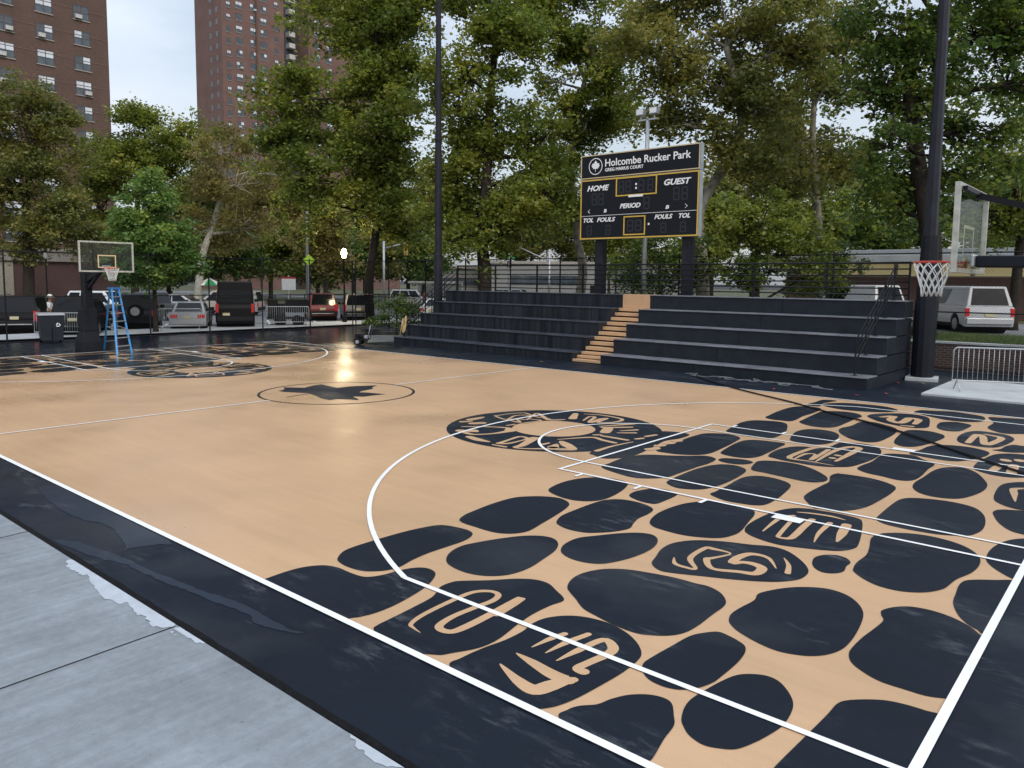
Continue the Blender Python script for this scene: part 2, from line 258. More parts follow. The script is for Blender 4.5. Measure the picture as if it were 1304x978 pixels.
STONES=[
[9.17,-7.772,9.132,-7.562,9.119,-7.316,9.153,-7.144,9.248,-7.01,9.391,-6.956,9.573,-6.957,9.732,-6.943,9.806,-6.888,9.856,-6.766,9.883,-6.597,9.948,-6.456,10.046,-6.395,10.174,-6.426,10.274,-6.547,10.364,-6.74,10.42,-6.976,10.449,-7.178,10.446,-7.365,10.41,-7.498,10.374,-7.589,10.487,-7.769,10.018,-7.811],
[9.197,-6.816,9.079,-6.664,9.044,-6.502,9.042,-6.244,9.057,-5.932,9.091,-5.677,9.162,-5.446,9.269,-5.366,9.475,-5.326,9.617,-5.349,9.707,-5.443,9.754,-5.612,9.751,-5.841,9.744,-6.111,9.77,-6.346,9.814,-6.537,9.8,-6.672,9.731,-6.781,9.624,-6.858,9.448,-6.884,9.3,-6.865],
[9.206,-5.121,9.126,-4.942,9.085,-4.662,9.06,-4.351,9.088,-4.008,9.232,-3.79,9.397,-3.674,9.561,-3.643,9.754,-3.745,9.855,-3.954,9.94,-4.297,9.997,-4.591,10.051,-4.868,10.018,-5.031,9.916,-5.143,9.762,-5.195,9.524,-5.194,9.33,-5.183],
[10.027,-6.138,9.896,-5.962,9.843,-5.738,9.896,-5.527,9.998,-5.267,10.12,-5.053,10.265,-4.929,10.413,-4.913,10.548,-5.014,10.648,-5.201,10.704,-5.45,10.752,-5.724,10.737,-5.938,10.669,-6.084,10.54,-6.188,10.378,-6.231,10.176,-6.212],
[10.675,-5.137,10.599,-4.968,10.589,-4.727,10.698,-4.515,10.845,-4.275,10.998,-4.118,11.142,-4.092,11.26,-4.199,11.341,-4.412,11.356,-4.671,11.313,-4.933,11.227,-5.153,11.107,-5.248,10.937,-5.275,10.783,-5.231],
[9.2,-3.455,9.111,-3.221,9.087,-2.924,9.148,-2.638,9.285,-2.451,9.457,-2.364,9.686,-2.368,9.803,-2.469,9.911,-2.771,9.97,-3.096,9.967,-3.339,9.865,-3.515,9.684,-3.6,9.449,-3.577],
[10.082,-4.435,9.985,-4.205,9.966,-3.905,9.965,-3.573,9.995,-3.313,10.127,-3.156,10.334,-3.118,10.531,-3.165,10.66,-3.267,10.706,-3.459,10.712,-3.689,10.766,-3.885,10.827,-4.066,10.777,-4.248,10.674,-4.405,10.547,-4.522,10.36,-4.558,10.196,-4.522],
[10.113,-2.938,10.066,-2.73,10.107,-2.55,10.198,-2.4,10.353,-2.361,10.523,-2.434,10.568,-2.567,10.573,-2.803,10.56,-3.025,10.448,-3.071,10.288,-3.043],
[10.866,-3.695,10.782,-3.418,10.767,-3.112,10.809,-2.793,10.924,-2.548,11.089,-2.396,11.318,-2.381,11.549,-2.447,11.653,-2.618,11.723,-2.957,11.797,-3.332,11.782,-3.55,11.715,-3.697,11.58,-3.795,11.385,-3.869,11.142,-3.867,10.982,-3.828],
[11.566,-4.844,11.499,-4.652,11.428,-4.411,11.43,-4.168,11.559,-3.933,11.795,-3.768,12.054,-3.664,12.249,-3.568,12.426,-3.596,12.631,-3.77,12.767,-3.962,12.807,-4.126,12.786,-4.293,12.681,-4.451,12.528,-4.577,12.316,-4.7,12.092,-4.807,11.863,-4.916,11.715,-4.951],
[11.812,-3.254,11.754,-3.027,11.75,-2.632,11.797,-2.273,11.899,-2.037,12.052,-1.929,12.188,-1.913,12.411,-1.89,12.625,-1.931,12.705,-2.057,12.8,-2.396,12.89,-2.794,12.917,-3.015,12.846,-3.198,12.72,-3.297,12.495,-3.399,12.271,-3.466,12.04,-3.426,11.898,-3.356],
[12.73,-3.752,12.698,-3.577,12.749,-3.44,12.842,-3.37,12.946,-3.395,13.014,-3.494,13.016,-3.633,13.039,-3.783,12.993,-3.892,12.9,-3.943,12.801,-3.884],
[11.3,-5.867,11.227,-5.718,11.204,-5.547,11.252,-5.358,11.358,-5.214,11.518,-5.117,11.736,-5.052,11.922,-5.014,12.114,-5.008,12.244,-4.994,12.389,-5.058,12.498,-5.186,12.537,-5.312,12.539,-5.518,12.545,-5.806,12.521,-5.989,12.45,-6.111,12.342,-6.195,12.247,-6.236,12.066,-6.237,11.846,-6.193,11.674,-6.144,11.507,-6.026,11.381,-5.941],
[12.68,-5.516,12.647,-5.396,12.652,-5.235,12.676,-5.009,12.646,-4.855,12.693,-4.708,12.8,-4.522,12.93,-4.392,13.079,-4.317,13.241,-4.346,13.378,-4.474,13.471,-4.654,13.521,-4.904,13.55,-5.199,13.545,-5.417,13.496,-5.575,13.418,-5.681,13.312,-5.748,13.176,-5.781,13.01,-5.749,12.832,-5.673,12.729,-5.592],
[12.579,-6.698,12.535,-6.605,12.539,-6.444,12.558,-6.243,12.581,-6.006,12.634,-5.882,12.712,-5.785,12.805,-5.791,12.921,-5.833,12.983,-5.883,13.023,-5.991,13.043,-6.17,13.042,-6.393,13.035,-6.53,12.988,-6.668,12.918,-6.758,12.822,-6.8,12.712,-6.795,12.635,-6.757],
[13.085,-7.068,13.039,-6.944,13.022,-6.818,13.039,-6.656,13.068,-6.477,13.112,-6.323,13.188,-6.234,13.283,-6.188,13.377,-6.211,13.473,-6.302,13.541,-6.404,13.578,-6.525,13.595,-6.701,13.577,-6.842,13.536,-7.007,13.483,-7.137,13.411,-7.195,13.315,-7.23,13.208,-7.198,13.129,-7.129],
[13.61,-5.485,13.592,-5.358,13.599,-5.115,13.622,-4.889,13.634,-4.686,13.589,-4.577,13.57,-4.476,13.627,-4.34,13.725,-4.236,13.868,-4.197,14.021,-4.223,14.165,-4.306,14.268,-4.424,14.352,-4.57,14.43,-5.098,14.389,-5.616,14.286,-5.682,14.179,-5.732,14.047,-5.739,13.896,-5.737,13.762,-5.676,13.664,-5.595],
[13.718,-7.161,13.744,-6.707,13.761,-6.407,13.766,-6.234,13.801,-6.146,13.895,-6.046,13.997,-5.972,14.108,-5.939,14.222,-5.93,14.314,-5.935,14.317,-6.157,14.326,-6.838,14.066,-7.32,13.723,-7.416],
[13.988,-3.901,13.961,-3.643,13.943,-3.42,13.961,-3.26,14.039,-3.152,14.165,-3.05,14.324,-2.958,14.364,-3.48,14.308,-4.342,14.243,-4.354,14.161,-4.285,14.071,-4.143],
[13.09,-3.669,13.059,-3.453,13.064,-3.153,13.016,-2.884,12.948,-2.571,12.978,-2.351,13.099,-2.195,13.291,-2.082,13.501,-2.066,13.702,-2.136,13.855,-2.279,13.957,-2.491,13.987,-2.752,13.965,-3.01,13.898,-3.267,13.874,-3.477,13.854,-3.616,13.777,-3.776,13.673,-3.881,13.542,-3.941,13.373,-3.931,13.227,-3.843,13.126,-3.738],
[14.002,-2.45,13.985,-2.16,14.018,-1.848,14.105,-1.575,14.246,-1.412,14.377,-1.479,14.443,-2.932,14.301,-2.903,14.174,-2.788,14.057,-2.617],
[12.782,-1.787,12.761,-1.386,12.757,-0.939,12.783,-0.676,12.885,-0.521,13.112,-0.409,13.353,-0.389,13.564,-0.481,13.7,-0.736,13.776,-1.076,13.8,-1.407,13.765,-1.649,13.694,-1.785,13.491,-1.926,13.265,-1.97,13.042,-1.97,12.883,-1.923],
[12.737,0.053,12.696,0.381,12.713,0.747,12.725,1.254,12.784,1.57,12.897,1.742,13.056,1.783,13.23,1.598,13.394,1.203,13.487,0.858,13.495,0.469,13.431,0.104,13.335,-0.152,13.195,-0.262,13.017,-0.279,12.854,-0.177],
[13.666,0.174,13.628,0.54,13.62,0.959,13.676,1.212,13.832,1.426,14.014,1.436,14.139,0.611,14.179,-0.047,14.019,-0.193,13.867,-0.156,13.728,-0.008],
[13.781,-0.628,13.772,-0.465,13.828,-0.343,13.962,-0.255,14.192,-0.165,14.312,-0.705,14.317,-1.287,14.173,-1.291,14.032,-1.226,13.889,-0.976],
[11.84,-1.52,11.788,-1.303,11.78,-1.035,11.79,-0.696,11.792,-0.436,11.702,-0.115,11.709,0.098,11.799,0.24,11.737,0.142,11.902,0.173,12.18,0.168,12.414,0.062,12.571,-0.122,12.608,-0.455,12.596,-0.911,12.556,-1.364,12.457,-1.649,12.307,-1.812,12.152,-1.851,12.065,-1.846],
[11.857,0.611,11.833,0.881,11.872,1.263,11.851,1.755,11.877,2.009,12.029,2.152,12.249,2.205,12.431,2.003,12.64,1.773,12.65,1.312,12.674,0.831,12.663,0.524,12.598,0.371,12.469,0.32,12.265,0.39,12.037,0.447],
[12.153,2.315,12.221,2.73,12.263,3.187,12.422,3.458,12.663,3.566,12.901,3.537,13.116,3.332,13.131,2.958,13.024,2.56,12.903,2.272,12.751,2.159,12.529,2.168,12.339,2.213],
[13.138,1.9,13.114,2.286,13.152,2.827,13.22,3.226,13.364,3.44,13.569,3.524,13.83,3.464,13.998,2.638,14.001,1.887,13.796,1.719,13.622,1.594,13.429,1.596,13.229,1.724],
[13.118,3.576,13.209,3.745,13.247,4.117,13.331,4.336,13.469,4.327,13.68,4.441,13.738,3.918,13.529,3.674,13.349,3.551],
[12.498,4.123,12.448,4.59,12.484,5.088,12.617,5.36,12.845,5.37,13.107,5.277,13.255,4.935,13.254,4.475,13.177,3.966,13.048,3.759,12.844,3.736,12.608,3.863],
[11.963,5.163,11.873,5.754,11.934,6.001,12.13,6.142,12.393,5.976,12.41,5.503,12.358,5.071,12.175,4.938],
[12.682,5.916,12.681,6.6,12.488,7.223,12.671,7.4,13.39,7.521,13.561,6.647,13.575,5.822,13.308,5.608,13.039,5.412,12.839,5.572],
[11.163,6.843,11.196,7.239,11.415,7.367,11.78,7.524,12.121,7.444,12.377,7.296,12.485,6.894,12.453,6.499,12.24,6.295,11.941,6.249,11.615,6.433,11.324,6.674],
[10.58,5.561,10.583,5.957,10.777,6.278,11.091,6.501,11.364,6.5,11.578,6.27,11.726,5.682,11.821,5.093,11.684,4.852,11.47,4.823,11.188,4.934,10.903,5.129],
[9.4,6.374,9.35,6.728,9.612,7.111,10.084,7.258,10.493,7.228,10.809,6.948,10.82,6.593,10.612,6.309,10.249,6.123,9.827,6.109],
[9.095,6.206,9.091,6.76,9.106,7.282,9.401,7.314,9.297,6.716,9.384,6.185],
[9.759,3.948,9.732,4.234,9.682,4.923,9.672,5.534,9.892,5.79,10.173,5.85,10.387,5.706,10.507,5.422,10.491,5.117,10.503,4.393,10.491,3.862,10.358,3.651,10.143,3.613,9.912,3.737],
[10.648,3.543,10.604,3.863,10.67,4.212,10.674,4.789,10.836,4.946,11.143,4.778,11.415,4.487,11.52,3.965,11.536,3.396,11.503,2.941,11.348,2.759,11.079,2.869,10.815,3.194],
[11.728,3.083,11.642,3.592,11.589,4.337,11.688,4.599,11.94,4.672,12.185,4.499,12.282,4.238,12.28,3.916,12.216,3.403,12.113,2.994,11.98,2.835,11.847,2.879],
[9.069,3.938,9.014,4.278,8.954,4.945,8.962,5.613,9.096,5.904,9.319,6.029,9.542,5.841,9.601,5.151,9.586,4.632,9.634,4.103,9.606,3.855,9.428,3.812,9.231,3.808],
[9.111,2.02,9.006,2.61,8.944,3.074,9.001,3.401,9.178,3.572,9.462,3.662,9.654,3.542,9.807,3.207,9.965,2.709,10.022,2.304,10.004,1.963,9.844,1.87,9.595,1.823,9.299,1.919],
[10.294,2.053,10.162,2.512,10.1,2.916,10.159,3.247,10.336,3.383,10.565,3.361,10.734,3.209,10.848,2.94,10.929,2.445,10.904,2.149,10.779,1.923,10.597,1.858,10.399,1.943],
[10.542,0.502,10.475,0.755,10.459,1.144,10.536,1.471,10.676,1.642,10.861,1.688,11.011,1.829,11.026,2.331,11.093,2.482,11.32,2.59,11.566,2.528,11.735,2.272,11.828,1.885,11.842,1.45,11.793,0.98,11.726,0.673,11.575,0.506,11.477,0.434,11.283,0.376,11.062,0.381,10.836,0.385,10.66,0.442],
[9.877,0.192,9.796,0.518,9.728,1.035,9.73,1.419,9.852,1.592,10.081,1.669,10.36,1.66,10.405,1.282,10.432,0.81,10.44,0.406,10.373,0.195,10.236,0.1,10.054,0.101],
[10.057,-0.269,10.058,-0.123,10.191,-0.021,10.366,0.032,10.523,-0.039,10.528,-0.205,10.433,-0.336,10.277,-0.376,10.146,-0.349],
[10.703,-0.52,10.57,-0.081,10.565,0.109,10.67,0.229,10.867,0.305,11.091,0.302,11.337,0.172,11.571,-0.05,11.709,-0.246,11.748,-0.451,11.665,-0.616,11.517,-0.666,11.248,-0.629,10.926,-0.574],
[10.15,-2.041,10.102,-1.801,10.082,-1.401,10.084,-1.02,10.14,-0.677,10.253,-0.49,10.428,-0.434,10.607,-0.531,10.695,-0.704,10.747,-1.083,10.763,-1.471,10.743,-1.764,10.68,-2.003,10.541,-2.132,10.356,-2.176],
[10.864,-2.17,10.849,-1.981,10.836,-1.624,10.803,-1.207,10.827,-0.949,10.965,-0.785,11.193,-0.786,11.389,-0.89,11.495,-1.067,11.555,-1.43,11.593,-1.789,11.587,-2.122,11.499,-2.247,11.318,-2.297,11.111,-2.301],
[8.992,-1.91,8.941,-1.623,8.9,-1.166,8.983,-0.837,9.112,-0.67,9.323,-0.547,9.578,-0.353,9.798,-0.146,10.006,-0.244,10.062,-0.572,10.038,-0.932,10.026,-1.39,10.01,-1.769,9.882,-1.982,9.682,-2.11,9.368,-2.067],
[9.022,-0.367,8.915,0.022,8.946,0.395,8.905,0.805,8.895,1.172,8.92,1.487,9.074,1.675,9.308,1.759,9.578,1.593,9.669,1.168,9.734,0.547,9.76,0.093,9.675,-0.171,9.461,-0.341,9.239,-0.397],
[8.283,-1.156,8.467,-1.337,8.682,-1.418,8.828,-1.303,8.927,-1.076,8.931,-0.724,8.87,-0.359,8.804,0.026,8.736,0.432,8.819,0.792,8.79,1.203,8.597,1.293,8.379,1.24,8.241,1.108,8.154,0.597,8.13,-0.003],
[10.682,-7.571,10.634,-7.499,10.621,-7.367,10.597,-7.112,10.556,-6.825,10.452,-6.631,10.451,-6.48,10.493,-6.402,10.671,-6.222,10.821,-6.036,10.967,-5.929,11.115,-5.913,11.264,-5.989,11.445,-6.109,11.429,-6.286,11.426,-6.521,11.459,-6.759,11.51,-7.03,11.495,-7.234,11.4,-7.43,11.358,-7.505,11.253,-7.584,11.184,-7.732,10.96,-7.691],
[11.531,-7.579,11.504,-7.432,11.519,-7.216,11.556,-7.014,11.562,-6.809,11.532,-6.65,11.551,-6.496,11.644,-6.353,11.78,-6.266,11.969,-6.232,12.161,-6.271,12.327,-6.365,12.445,-6.489,12.485,-6.611,12.497,-6.826,12.48,-7.071,12.454,-7.309,12.414,-7.47,12.359,-7.565,12.291,-7.641,11.953,-7.723],
[12.51,-7.58,12.489,-7.465,12.519,-7.377,12.594,-7.285,12.626,-7.172,12.686,-7.05,12.782,-6.959,12.882,-6.927,12.956,-6.956,13.033,-7.07,13.087,-7.167,13.113,-7.335,13.153,-7.518,13.16,-7.597,13.167,-7.776,12.878,-7.699]]
STROKES=[
([11.649,-4.553,11.738,-4.695,11.86,-4.717,11.951,-4.683,11.777,-4.459,11.755,-4.097,11.834,-4.057,12.023,-4.07,11.945,-4.306,11.916,-4.383,12.072,-4.573,12.293,-4.48,12.432,-4.42,12.428,-4.249,12.324,-4.191,12.216,-4.219,12.148,-4.295,12.129,-4.117,12.185,-3.938,12.356,-3.932,12.53,-4.157],[0.01,0.05,0.05,0.04,0.06,0.06,0.07,0.02,0.05,0.07,0.06,0.07,0.09,0.1,0.09,0.07,0.09,0.09,0.08,0.05,0.01]),
([12.477,-3.822,12.586,-3.989,12.657,-4.197],[0.01,0.045,0.06]),
([12.001,-2.182,12.142,-2.116,12.357,-2.075,12.529,-2.11],[0.02,0.05,0.06,0.02]),
([11.98,-3.164,11.943,-2.756,11.941,-2.488,12.019,-2.355],[0.015,0.05,0.06,0.05]),
([12.059,-2.4,12.086,-2.654,12.155,-3.12,12.191,-3.237,12.293,-3.195,12.292,-2.995,12.262,-2.704,12.238,-2.357],[0.04,0.05,0.05,0.05,0.07,0.08,0.08,0.08]),
([12.534,-3.143,12.467,-2.791,12.437,-2.351],[0.01,0.05,0.07]),
([12.71,-2.958,12.664,-2.655,12.604,-2.295],[0.02,0.1,0.11]),
([10.99,-7.362,10.887,-7.341,10.82,-7.307,10.768,-7.136,10.745,-6.82,10.751,-6.536,10.846,-6.409,10.953,-6.411,11.004,-6.532,10.987,-6.735,10.972,-6.977,11.005,-7.165,11.073,-7.219,11.16,-7.187,11.181,-7.054,11.176,-6.794,11.156,-6.476],[0.005,0.025,0.04,0.05,0.055,0.055,0.05,0.055,0.06,0.06,0.06,0.07,0.07,0.07,0.08,0.08,0.08]),
([11.211,-6.718,11.181,-6.406],[0.08,0.06]),
([11.156,-6.476,11.153,-6.342,11.182,-6.395],[0.08,0.085,0.05]),
([11.782,-7.318,12.027,-7.407,12.179,-7.423,12.227,-7.313,12.256,-7.219,12.301,-7.144],[0.015,0.09,0.13,0.13,0.11,0.05]),
([11.766,-7.117,11.934,-7.143,12.123,-7.179,12.261,-7.18,12.301,-7.144],[0.015,0.08,0.11,0.12,0.07]),
([11.785,-6.965,11.804,-6.769,11.839,-6.627],[0.01,0.055,0.055]),
([11.918,-6.969,11.933,-6.74,11.98,-6.51],[0.01,0.06,0.055]),
([12.049,-7.009,12.073,-6.781,12.118,-6.51,12.236,-6.553,12.273,-6.663,12.241,-6.869,12.227,-6.994,12.287,-7.007],[0.01,0.065,0.065,0.085,0.08,0.07,0.075,0.09]),
([13.901,1.024,13.794,0.882,13.829,0.623,13.901,0.17],[0.06,0.09,0.09,0.01]),
([13.39,1.913,13.404,2.216,13.421,2.477],[0.12,0.12,0.03]),
([13.587,2.971,13.599,2.925],[0.16,0.16]),
([13.625,1.879,13.576,2.511],[0.14,0.14]),
([13.416,2.841,13.433,2.798],[0.16,0.16]),
([12.7,3.95,12.675,4.866,12.789,4.779,12.928,4.077,13.006,4.099,13.07,4.854,12.796,5.041],[0.1,0.12,0.12,0.12,0.13,0.12,0.09]),
([10.83,5.675,10.984,5.952,11.055,5.445,11.265,5.193,11.316,5.454,11.303,5.93,11.482,5.855,11.544,5.276],[0.1,0.15,0.15,0.15,0.16,0.16,0.15,0.1]),
([11.385,4.942,11.563,4.956],[0.06,0.12]),
([11.518,0.576,11.165,0.606,10.849,0.597,10.801,0.979,10.843,1.569,10.897,1.67],[0.02,0.05,0.09,0.09,0.09,0.06]),
([10.915,0.625,10.917,1.088,11.048,1.152,11.127,0.713,11.122,1.047,11.084,1.67],[0.03,0.07,0.05,0.06,0.07,0.08]),
([11.227,0.665,11.189,1.645,11.285,2.139,11.433,2.126,11.452,1.532,11.453,0.887],[0.03,0.09,0.11,0.12,0.1,0.05]),
([11.338,1.331,11.358,1.326],[0.11,0.11]),
([11.336,1.077,11.353,1.071],[0.11,0.11]),
([4.9,-0.44,4.9,-0.218,4.896,-0.072],[0.2,0.16,0.08]),
([4.95,-0.722,5.015,-0.574],[0.15,0.12]),
([5.216,-0.703,5.302,-0.551],[0.2,0.2]),
([5.287,-1.08,5.509,-0.867,5.744,-0.695,5.989,-0.591,6.174,-0.708,6.205,-0.866,6.144,-1.191,5.967,-1.455,5.722,-1.449,5.54,-1.376],[0.05,0.08,0.06,0.1,0.25,0.14,0.07,0.08,0.12,0.2]),
([5.705,-1.243,5.812,-1.241],[0.25,0.1]),
([5.826,-0.404,5.855,-0.241],[0.06,0.08]),
([6.045,-1.672,6.329,-1.74,6.579,-1.743],[0.14,0.17,0.06]),
([6.776,-1.864,7.047,-1.854],[0.05,0.08]),
([6.776,-1.717,6.715,-1.374,6.673,-1.04,6.867,-1.062,6.912,-1.298,6.897,-1.634,6.776,-1.717],[0.1,0.07,0.08,0.07,0.05,0.08,0.1]),
([6.943,-0.968,7.16,-1.542,7.187,-1.773,7.386,-1.714,7.625,-1.508,7.899,-1.349],[0.18,0.14,0.08,0.06,0.08,0.08]),
([4.96,0.204,5.016,0.587,5.128,0.856,5.237,0.882,5.567,0.728,5.769,0.694,5.383,0.705,5.249,0.498,5.407,0.049,4.96,0.204],[0.05,0.05,0.05,0.06,0.06,0.06,0.06,0.06,0.07,0.05]),
([5.421,0.062,5.8,-0.003,5.489,0.275,5.696,0.327,5.503,0.744,5.41,1.049,6.014,0.633,6.235,0.846],[0.06,0.07,0.06,0.06,0.06,0.06,0.12,0.06]),
([5.9,0.023,5.969,0.444,5.717,0.421],[0.07,0.06,0.05]),
([7.371,-1.29,7.383,-1.121],[0.1,0.06]),
([7.631,-1.323,7.531,-1.087],[0.2,0.05]),
([6.286,1.062,6,1.559],[0.18,0.12]),
([6.161,1.655,6.513,1.798,7.043,1.698,7.12,1.317,6.894,1.065,6.795,1.552,6.728,1.394,6.809,0.983,6.723,1.025,6.532,1.487,6.413,1.468,6.576,1.028],[0.04,0.07,0.08,0.07,0.08,0.06,0.1,0.1,0.08,0.08,0.06,0.04]),
([7.153,0.747,7.48,1.4],[0.05,0.12]),
([7.263,0.686,7.639,1.079],[0.1,0.1]),
([7.403,0.658,7.555,0.33],[0.2,0.2]),
([7.682,0.637,7.852,0.926],[0.04,0.1]),
([7.754,0.443,7.979,0.657],[0.05,0.1]),
([7.7,0.018,7.937,0.025,8.219,0.011],[0.08,0.1,0.1]),
([7.312,-0.78,7.625,-0.228,7.913,-0.279,8.192,-0.328],[0.03,0.09,0.1,0.1]),
([7.549,-0.008,7.625,0.064],[0.08,0.08]),
([7.471,-0.876,7.691,-1.027,7.968,-1.235,7.827,-1.342],[0.1,0.2,0.15,0.1]),
([7.671,-1.365,7.544,-1.101],[0.2,0.05]),
([8.322,-1.059,8.306,-0.575,8.376,-0.046],[0.1,0.06,0.03]),
([8.293,0.207,8.337,0.334],[0.09,0.09]),
([8.301,0.516,8.355,0.759],[0.09,0.09]),
([8.843,-0.029,8.899,0.05],[0.13,0.13]),
([8.863,0.24,8.919,0.32],[0.13,0.13]),
([8.863,0.511,8.92,0.593],[0.13,0.13]),
([8.879,-0.375,8.941,-0.229],[0.15,0.15])]
LEAF=[-1.184,-0.868,-1.279,-0.64,-1.615,-0.442,-1.487,-0.315,-1.193,-0.124,-1.397,0.294,-1.443,0.571,-0.99,0.491,-0.61,0.457,-0.587,0.893,-0.431,1.154,-0.27,1.457,-0.057,1.11,0.153,0.982,0.273,0.513,0.416,0.34,0.54,0.463,0.858,0.531,1.087,0.605,1.024,0.274,1.033,-0.009,0.825,-0.155,0.977,-0.235,1.133,-0.28,1.357,-0.417,1.13,-0.503,0.89,-0.656,0.89,-0.875,0.552,-0.85,0.129,-0.696,-0.188,-0.624,-0.381,-0.602,-0.674,-0.739,-0.97,-0.876]
STEM=[-0.232,-0.667,-0.23,-0.962,-0.157,-1.295]
# ------------------------------------------------------------------ colours
def conc_mat():
    m = bpy.data.materials.new('broomed_concrete'); m.use_nodes = True; nt = m.node_tree; L = nt.links; b = nt.nodes['Principled BSDF']
    ge = nd(nt, 'ShaderNodeNewGeometry'); P = ge.outputs['Position']
    def nz(scale, det, stretch=None, rot=0, rough=.6):
        mp = nd(nt, 'ShaderNodeMapping'); L.new(P, mp.inputs[0])
        if stretch: mp.inputs['Scale'].default_value = stretch
        mp.inputs['Rotation'].default_value = (0, 0, rot)
        n = nd(nt, 'ShaderNodeTexNoise'); n.inputs['Scale'].default_value = scale; n.inputs['Detail'].default_value = det; n.inputs['Roughness'].default_value = rough; L.new(mp.outputs[0], n.inputs[0]); return n.outputs[0]
    def ramp(src, p0, p1, v0, v1):
        r = nd(nt, 'ShaderNodeMapRange'); r.inputs[1].default_value = p0; r.inputs[2].default_value = p1; r.inputs[3].default_value = v0; r.inputs[4].default_value = v1; L.new(src, r.inputs[0]); return r.outputs[0]
    def mul(a, c):
        x = nd(nt, 'ShaderNodeMath', operation='MULTIPLY'); L.new(a, x.inputs[0]); L.new(c, x.inputs[1]); return x.outputs[0]
    k = mul(mul(ramp(nz(.9, 9), .3, .7, .74, 1.24), ramp(nz(14, 8, rough=.75), .3, .72, .86, 1.12)), mul(ramp(nz(2.2, 6, (4.5, .35, 1), 0.1), .3, .7, .84, 1.12), ramp(nz(90, 3), .3, .75, .93, 1.06)))
    sp = ramp(nz(24, 3), .68, .74, 1.0, .62); k = mul(k, sp)
    mx = nd(nt, 'ShaderNodeMix', data_type='RGBA', blend_type='MULTIPLY'); mx.inputs[0].default_value = 1; mx.inputs[6].default_value = (.235, .263, .290, 1); L.new(k, mx.inputs[7]); L.new(mx.outputs[2], b.inputs['Base Color'])
    L.new(ramp(nz(2.2, 6), .35, .65, .5, .8), b.inputs['Roughness']); b.inputs['Specular IOR Level'].default_value = .3
    bp = nd(nt, 'ShaderNodeBump'); bp.inputs['Strength'].default_value = .5; bp.inputs['Distance'].default_value = .004; L.new(nz(160, 4), bp.inputs['Height']); L.new(bp.outputs[0], b.inputs['Normal'])
    return m
TAN = paint_mat('tan_paint', (.530, .343, .198), .36)
NAVY = paint_mat('navy_paint', (.0060, .0108, .0195), .55, scuff=.40, blot=.14, dryspec=.15)
NAVYD = paint_mat('damp_navy_paint', (.0125, .0215, .038), .42, scuff=.2, dryspec=.26)
WHITE = mat('line_white', (.80, .81, .80), .5, vary=.04, scale=3)
TANART = paint_mat('tan_art_paint', (.530, .343, .198), .36)
ASPH = mat('asphalt', (.045, .046, .050), .85, vary=.25, scale=1.2, bump=.5, bscale=90)
LOT = mat('lot_asphalt', (.16, .165, .175), .8, vary=.18, scale=.5, bump=.3, bscale=60)
ROUGH = mat('rough_black', (.006, .0065, .008), .85, vary=.5, scale=30, bump=1., bscale=55)
CONC = conc_mat()
CONC2 = mat('light_concrete', (.42, .44, .45), .8, vary=.10, scale=1.5, bump=.3, bscale=40)
PALEEDGE = mat('pale_walk_edge', (.42, .47, .52), .6, vary=.08, scale=8, bump=.3, bscale=70)
GRASSG = mat('ground_soil', (.045, .060, .022), .95, vary=.1, col2=(.10, .095, .045), scale=.8, bump=.6, bscale=20)
STEELB = mat('black_steel', (.012, .013, .016), .45, vary=.2, scale=8)
CHAIN = mat('chain_link_wire', (.012, .012, .013), .8, vary=.2, spec=.1)
BL = mat('bleacher_paint', (.0165, .0205, .0275), .50, vary=.16, scale=3, bump=.15, bscale=35)
GALV = mat('galvanised_steel', (.42, .44, .45), .42, metal=.7, vary=.12, scale=12)
ALU = mat('aluminium', (.62, .63, .63), .38, metal=.8, vary=.08, scale=9)
POLE = mat('dark_pole_paint', (.022, .023, .031), .35, vary=.2, scale=2.5)
SLEEVE = mat('padded_sleeve', (.012, .014, .019), .6, vary=.2, scale=3)
BLK = mat('black_plastic', (.010, .010, .012), .45, vary=.2)
# ------------------------------------------------------------------ ground and court
g = MB(); g.add([(-900, -300, 0), (700, -300, 0), (700, 1300, 0), (-900, 1300, 0)], [(0, 1, 2, 3)], ASPH)
struct(g.build('ground', fix=False), 'dark asphalt ground running out to the horizon', 'ground')
def sheet(name, x0, x1, y0, y1, z, m): 
    g = MB(); g.add([(x0, y0, z), (x1, y0, z), (x1, y1, z), (x0, y1, z)], [(0, 1, 2, 3)], m); return struct(g.build(name, fix=False))
sheet('court_apron', -21.15, 30, -8.50, 16.6, .004, NAVY)
sheet('court_surface', -14.3256, 14.3256, -7.62, 7.62, .008, TAN)
W_ = .055
# stones (near end as painted; far end the same design turned half round)
def clip(p):
    for ax_, v, sg in ((1, -7.62, 1), (1, 7.62, -1), (0, 14.32, -1)):
        o = []
        for i in range(len(p)):
            a, b = p[i-1], p[i]; ia = (a[ax_]-v)*sg >= 0; ib = (b[ax_]-v)*sg >= 0
            if ia != ib: t = (v-a[ax_])/(b[ax_]-a[ax_]); o.append((a[0]+(b[0]-a[0])*t, a[1]+(b[1]-a[1])*t))
            if ib: o.append(b)
        p = o
    return p
polys = []
for s in STONES:
    p = [(s[i], s[i+1]) for i in range(0, len(s), 2)]; q = clip(spline(p, 5)); polys.append(q)
def ring_poly(cx, cy, r0, r1, n=96):
    return [(cx+r1*math.cos(2*PI*i/n), cy+r1*math.sin(2*PI*i/n)) for i in range(n+1)], [(cx+r0*math.cos(2*PI*i/n), cy+r0*math.sin(2*PI*i/n)) for i in range(n+1)]
